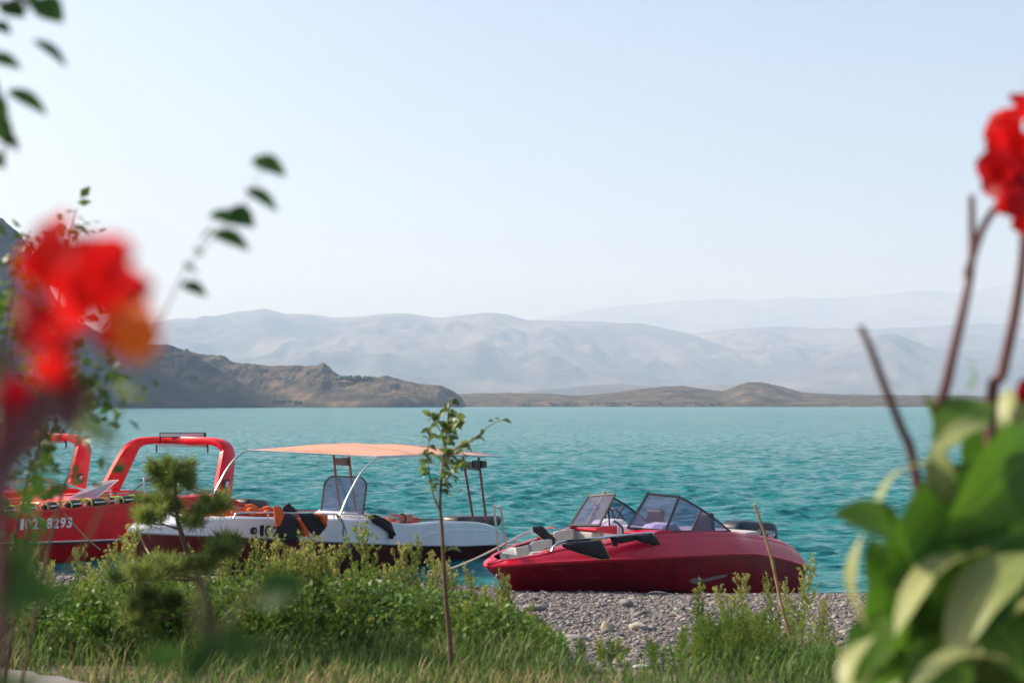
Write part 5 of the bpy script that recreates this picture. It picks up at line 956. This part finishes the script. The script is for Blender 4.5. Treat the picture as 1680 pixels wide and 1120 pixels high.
# ------------------------------------------------------------------ left foreground canna bloom, close to the lens
fD = .92; fb = at(40, 1400, 1.0); fb.z = float(gz(fb.x, fb.y)); fl_ = thing('canna_flower', fb, 'big out of focus red canna bloom with one orange petal at the left', 'flower')
K2 = lambda px, py, Y=fD: at(px, py, Y)-fb
stalk([Vector((0, 0, 0)), K2(0, 900, .98), K2(30, 740, .95), K2(85, 640, .93), K2(120, 560, .92), K2(130, 470, .92)], .006, .004, M['darkstem'], fl_, 'stem')
for px, py, tx, ty, w, dz, o_ in ((110, 520, 80, 385, 80, -.02, 0), (120, 520, 150, 400, 90, .02, 0), (130, 500, 225, 425, 80, -.03, 0), (110, 540, 30, 500, 80, .01, 0), (120, 540, 55, 430, 90, .03, 0), (140, 520, 220, 500, 90, .0, 0), (110, 560, 70, 605, 60, -.04, 0), (140, 550, 200, 560, 70, .02, 0), (205, 510, 250, 610, 72, -.04, 1), (120, 480, 130, 415, 110, -.05, 0), (100, 560, 40, 560, 60, -.02, 0), (150, 540, 90, 460, 110, -.05, 0), (180, 500, 245, 530, 55, .01, 0), (130, 560, 110, 610, 70, .04, 0), (140, 470, 190, 430, 90, .03, 0), (110, 430, 95, 370, 50, .0, 0), (100, 470, 112, 360, 70, .02, 0), (90, 500, 60, 400, 70, -.02, 0), (170, 520, 240, 470, 70, .03, 0), (150, 570, 190, 600, 90, .04, 0), (200, 530, 265, 585, 80, -.03, 1), (215, 520, 225, 615, 70, -.02, 1), (120, 590, 60, 640, 70, .0, 0), (90, 560, 35, 590, 60, .02, 0), (160, 450, 215, 410, 60, -.01, 0)):
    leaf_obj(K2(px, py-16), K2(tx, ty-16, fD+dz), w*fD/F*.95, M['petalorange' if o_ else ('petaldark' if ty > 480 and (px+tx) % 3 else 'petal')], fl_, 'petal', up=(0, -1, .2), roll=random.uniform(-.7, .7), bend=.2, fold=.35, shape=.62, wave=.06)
for a_, b_ in (((120, 600), (60, 720)), ((95, 640), (10, 780)), ((75, 650), (20, 740)), ((60, 640), (-10, 660)), ((40, 700), (-20, 850)), ((130, 620), (110, 720)), ((20, 640), (60, 760)), ((60, 690), (0, 720)), ((100, 620), (70, 700)), ((30, 740), (-30, 800))): leaf_obj(K2(a_[0], a_[1], .94), K2(b_[0], b_[1], .93), .024, M['petaldark'] if a_[0] in (75, 60) else M['darkstem'], fl_, 'bract', up=(0, -1, .2), bend=.1)
for b0, t0_, w, m in (((-60, 930, 1.0), (118, 985, .98), 85, 'treeleaf'), ((20, 1010, 1.05), (75, 860, 1.02), 75, 'treeleaf'), ((120, 670, 1.1), (200, 725, 1.05), 52, 'treeleaf'), ((190, 628, 1.2), (255, 655, 1.15), 20, 'treeleaf'), ((-40, 1130, 1.0), (80, 1110, .95), 60, 'treeleaf'), ((-60, 560, 1.0), (20, 640, 1.0), 40, 'treeleaf'), ((40, 850, 1.25), (90, 770, 1.2), 50, 'canna')): leaf_obj(K2(*b0), K2(*t0_), w*1.0/F, M[m], fl_, up=(.1, -1, .15), roll=random.uniform(-.4, .4))
sb2 = at(330, 1700, 1.15); sb2.z = float(gz(sb2.x, sb2.y)); sh2 = thing('young_canna', sb2, 'blurred young green shoot with soft round leaves at the bottom left of the picture', 'plant')
K3 = lambda px, py, Y=1.15: at(px, py, Y)-sb2
stalk([Vector((0, 0, 0)), K3(320, 1200), K3(350, 1060), K3(400, 990), K3(440, 960)], .003, .0015, M['weedstem'], sh2, 'stem')
for b0, t0_, w in (((420, 985), (505, 950), 62), ((370, 1020), (425, 1085), 50), ((350, 1040), (325, 1085), 45), ((310, 1070), (220, 1075), 42), ((345, 1060), (300, 1120), 40)): leaf_obj(K3(*b0), K3(*t0_), w*1.15/F, M['treeleaf'], sh2, up=(0, -1, .1), roll=random.uniform(-.4, .4))
# ------------------------------------------------------------------ leafy branches at the left
tb = Vector((-1.55, 2.4, float(gz(-1.55, 2.4)))); tre = thing('young_tree', tb, 'young tree beyond the left edge whose leafy twigs reach into the sky', 'tree')
K4 = lambda px, py, Y=1.95: at(px, py, Y)-tb
MB().tube(smooth_path([(0, 0, 0), (.03, -.02, .9), (-.02, 0, 1.8), (.06, -.05, 2.6), (.12, -.1, 3.0)], 5), list(np.linspace(.03, .012, 21)), 8).build('trunk', M['bark'], tre, smooth=True)
stalk([(.05, -.04, 2.55), K4(-150, -120), K4(-60, -30), K4(20, 10), K4(70, 5)], .008, .002, M['bark'], tre, 'branch'); stalk([K4(-60, -30), K4(-30, 80), K4(0, 160), K4(8, 230), K4(4, 270)], .004, .0015, M['bark'], tre, 'twig')
for (a0, a1), (b0, b1), w in (((58, 0), (104, 38), 50), ((0, 8), (42, 30), 44), ((-20, 40), (18, 58), 40), ((54, 66), (110, 112), 26), ((-20, 92), (36, 114), 30), ((12, 148), (78, 190), 32), ((-10, 150), (14, 205), 30), ((-15, 190), (16, 240), 40), ((8, 215), (30, 250), 18), ((-10, 250), (8, 278), 22), ((20, -30), (60, 10), 50)): leaf_obj(K4(a0, a1), K4(b0, b1), w*1.95/F, M['treeleaf'], tre, up=(-.3, -.6, .8), roll=random.uniform(-.3, .3), bend=.1, fold=.2)
stalk([(0, 0, .5), K4(60, 1000, 2.0), K4(180, 720), K4(285, 480), K4(330, 410), K4(395, 345), K4(430, 275)], .0018, .0006, M['weedstem'], tre, 'twig')
for (a0, a1), (b0, b1), w, rl in (((412, 262), (470, 290), 40, .1), ((402, 310), (456, 348), 28, .0), ((378, 340), (418, 374), 34, .3), ((342, 352), (400, 372), 32, .1), ((346, 382), (410, 412), 36, .0), ((296, 466), (340, 487), 28, .0), ((352, 372), (330, 400), 10, .0), ((300, 430), (325, 450), 8, .3), ((318, 405), (335, 420), 8, .3)): leaf_obj(K4(a0, a1), K4(b0, b1), w*1.95/F, M['treeleaf'], tre, up=(-.2, -.7, .8), roll=rl, bend=.12, fold=.2)
# shrub further back on the left
bD = 4.3; hb_ = Vector((-1.62, bD, float(gz(-1.62, bD)))); shr = thing('leafy_shrub', hb_, 'small leaved green shrub behind the red bloom at the left edge', 'shrub')
K5 = lambda px, py, Y=bD: at(px, py, Y)-hb_
r_ = random.Random(21); stems = [[Vector((0, 0, 0)), K5(40, 900), K5(70, 700), K5(90, 520), K5(112, 400), K5(126, 342)], [Vector((0, 0, 0)), K5(-10, 900), K5(-20, 700), K5(10, 540), K5(30, 420), K5(44, 390)], [Vector((0, 0, 0)), K5(80, 900, 4.2), K5(120, 760, 4.2), K5(140, 660, 4.2), K5(165, 590, 4.2)], [Vector((0, 0, 0)), K5(30, 850, 4.4), K5(95, 720, 4.4), K5(170, 640, 4.4), K5(190, 480, 4.4)], [Vector((0, 0, 0)), K5(0, 800, 4.2), K5(-30, 600, 4.1), K5(-50, 480, 4.1)]]
P = []; D = []
for s_ in stems:
    q = smooth_path(s_, 8); MB().tube(q, list(np.linspace(.006, .0015, len(q))), 5).build('stem', M['bark'], shr, smooth=True)
    for k in range(330):
        t = r_.random()**.85*(len(q)-6)*.97+5;
        if t > len(q)*.72 and r_.random() < .72: continue
        j = int(min(len(q)-2, t)); p = q[j].lerp(q[j+1], t-j if t-j < 1 else 1); sp_ = .13*(1-t/len(q))**.7+.006
        P.append(p+Vector((r_.gauss(0, sp_), r_.gauss(0, sp_), r_.gauss(0, sp_)))); D.append(Vector((r_.gauss(.2, 1), r_.gauss(0, 1), r_.gauss(-.1, .6))))
kp = []
for i_, p in enumerate(P):
    w = p+hb_; qx, qy = 840+F*w.x/w.y, 663-F*(w.z-H)/w.y; kp.append(not ((qx > 92 and qy > 695 and r_.random() < .85) or (qx > 15 and qy > 815 and r_.random() < .7)))
P = [p for p, k in zip(P, kp) if k]; D = [p for p, k in zip(D, kp) if k]
P = np.array(P); D = np.array(D); L_ = .028+.028*RNG.random(len(P)); V, Q = leaf_quads(P, D, RNG.normal(size=(len(P), 3))+np.array([0, 0, .8]), L_, L_*.62, .1)
o = link(np_mesh('foliage', V, Q, M['shrub']), 'foliage', shr); o['kind'] = 'stuff'
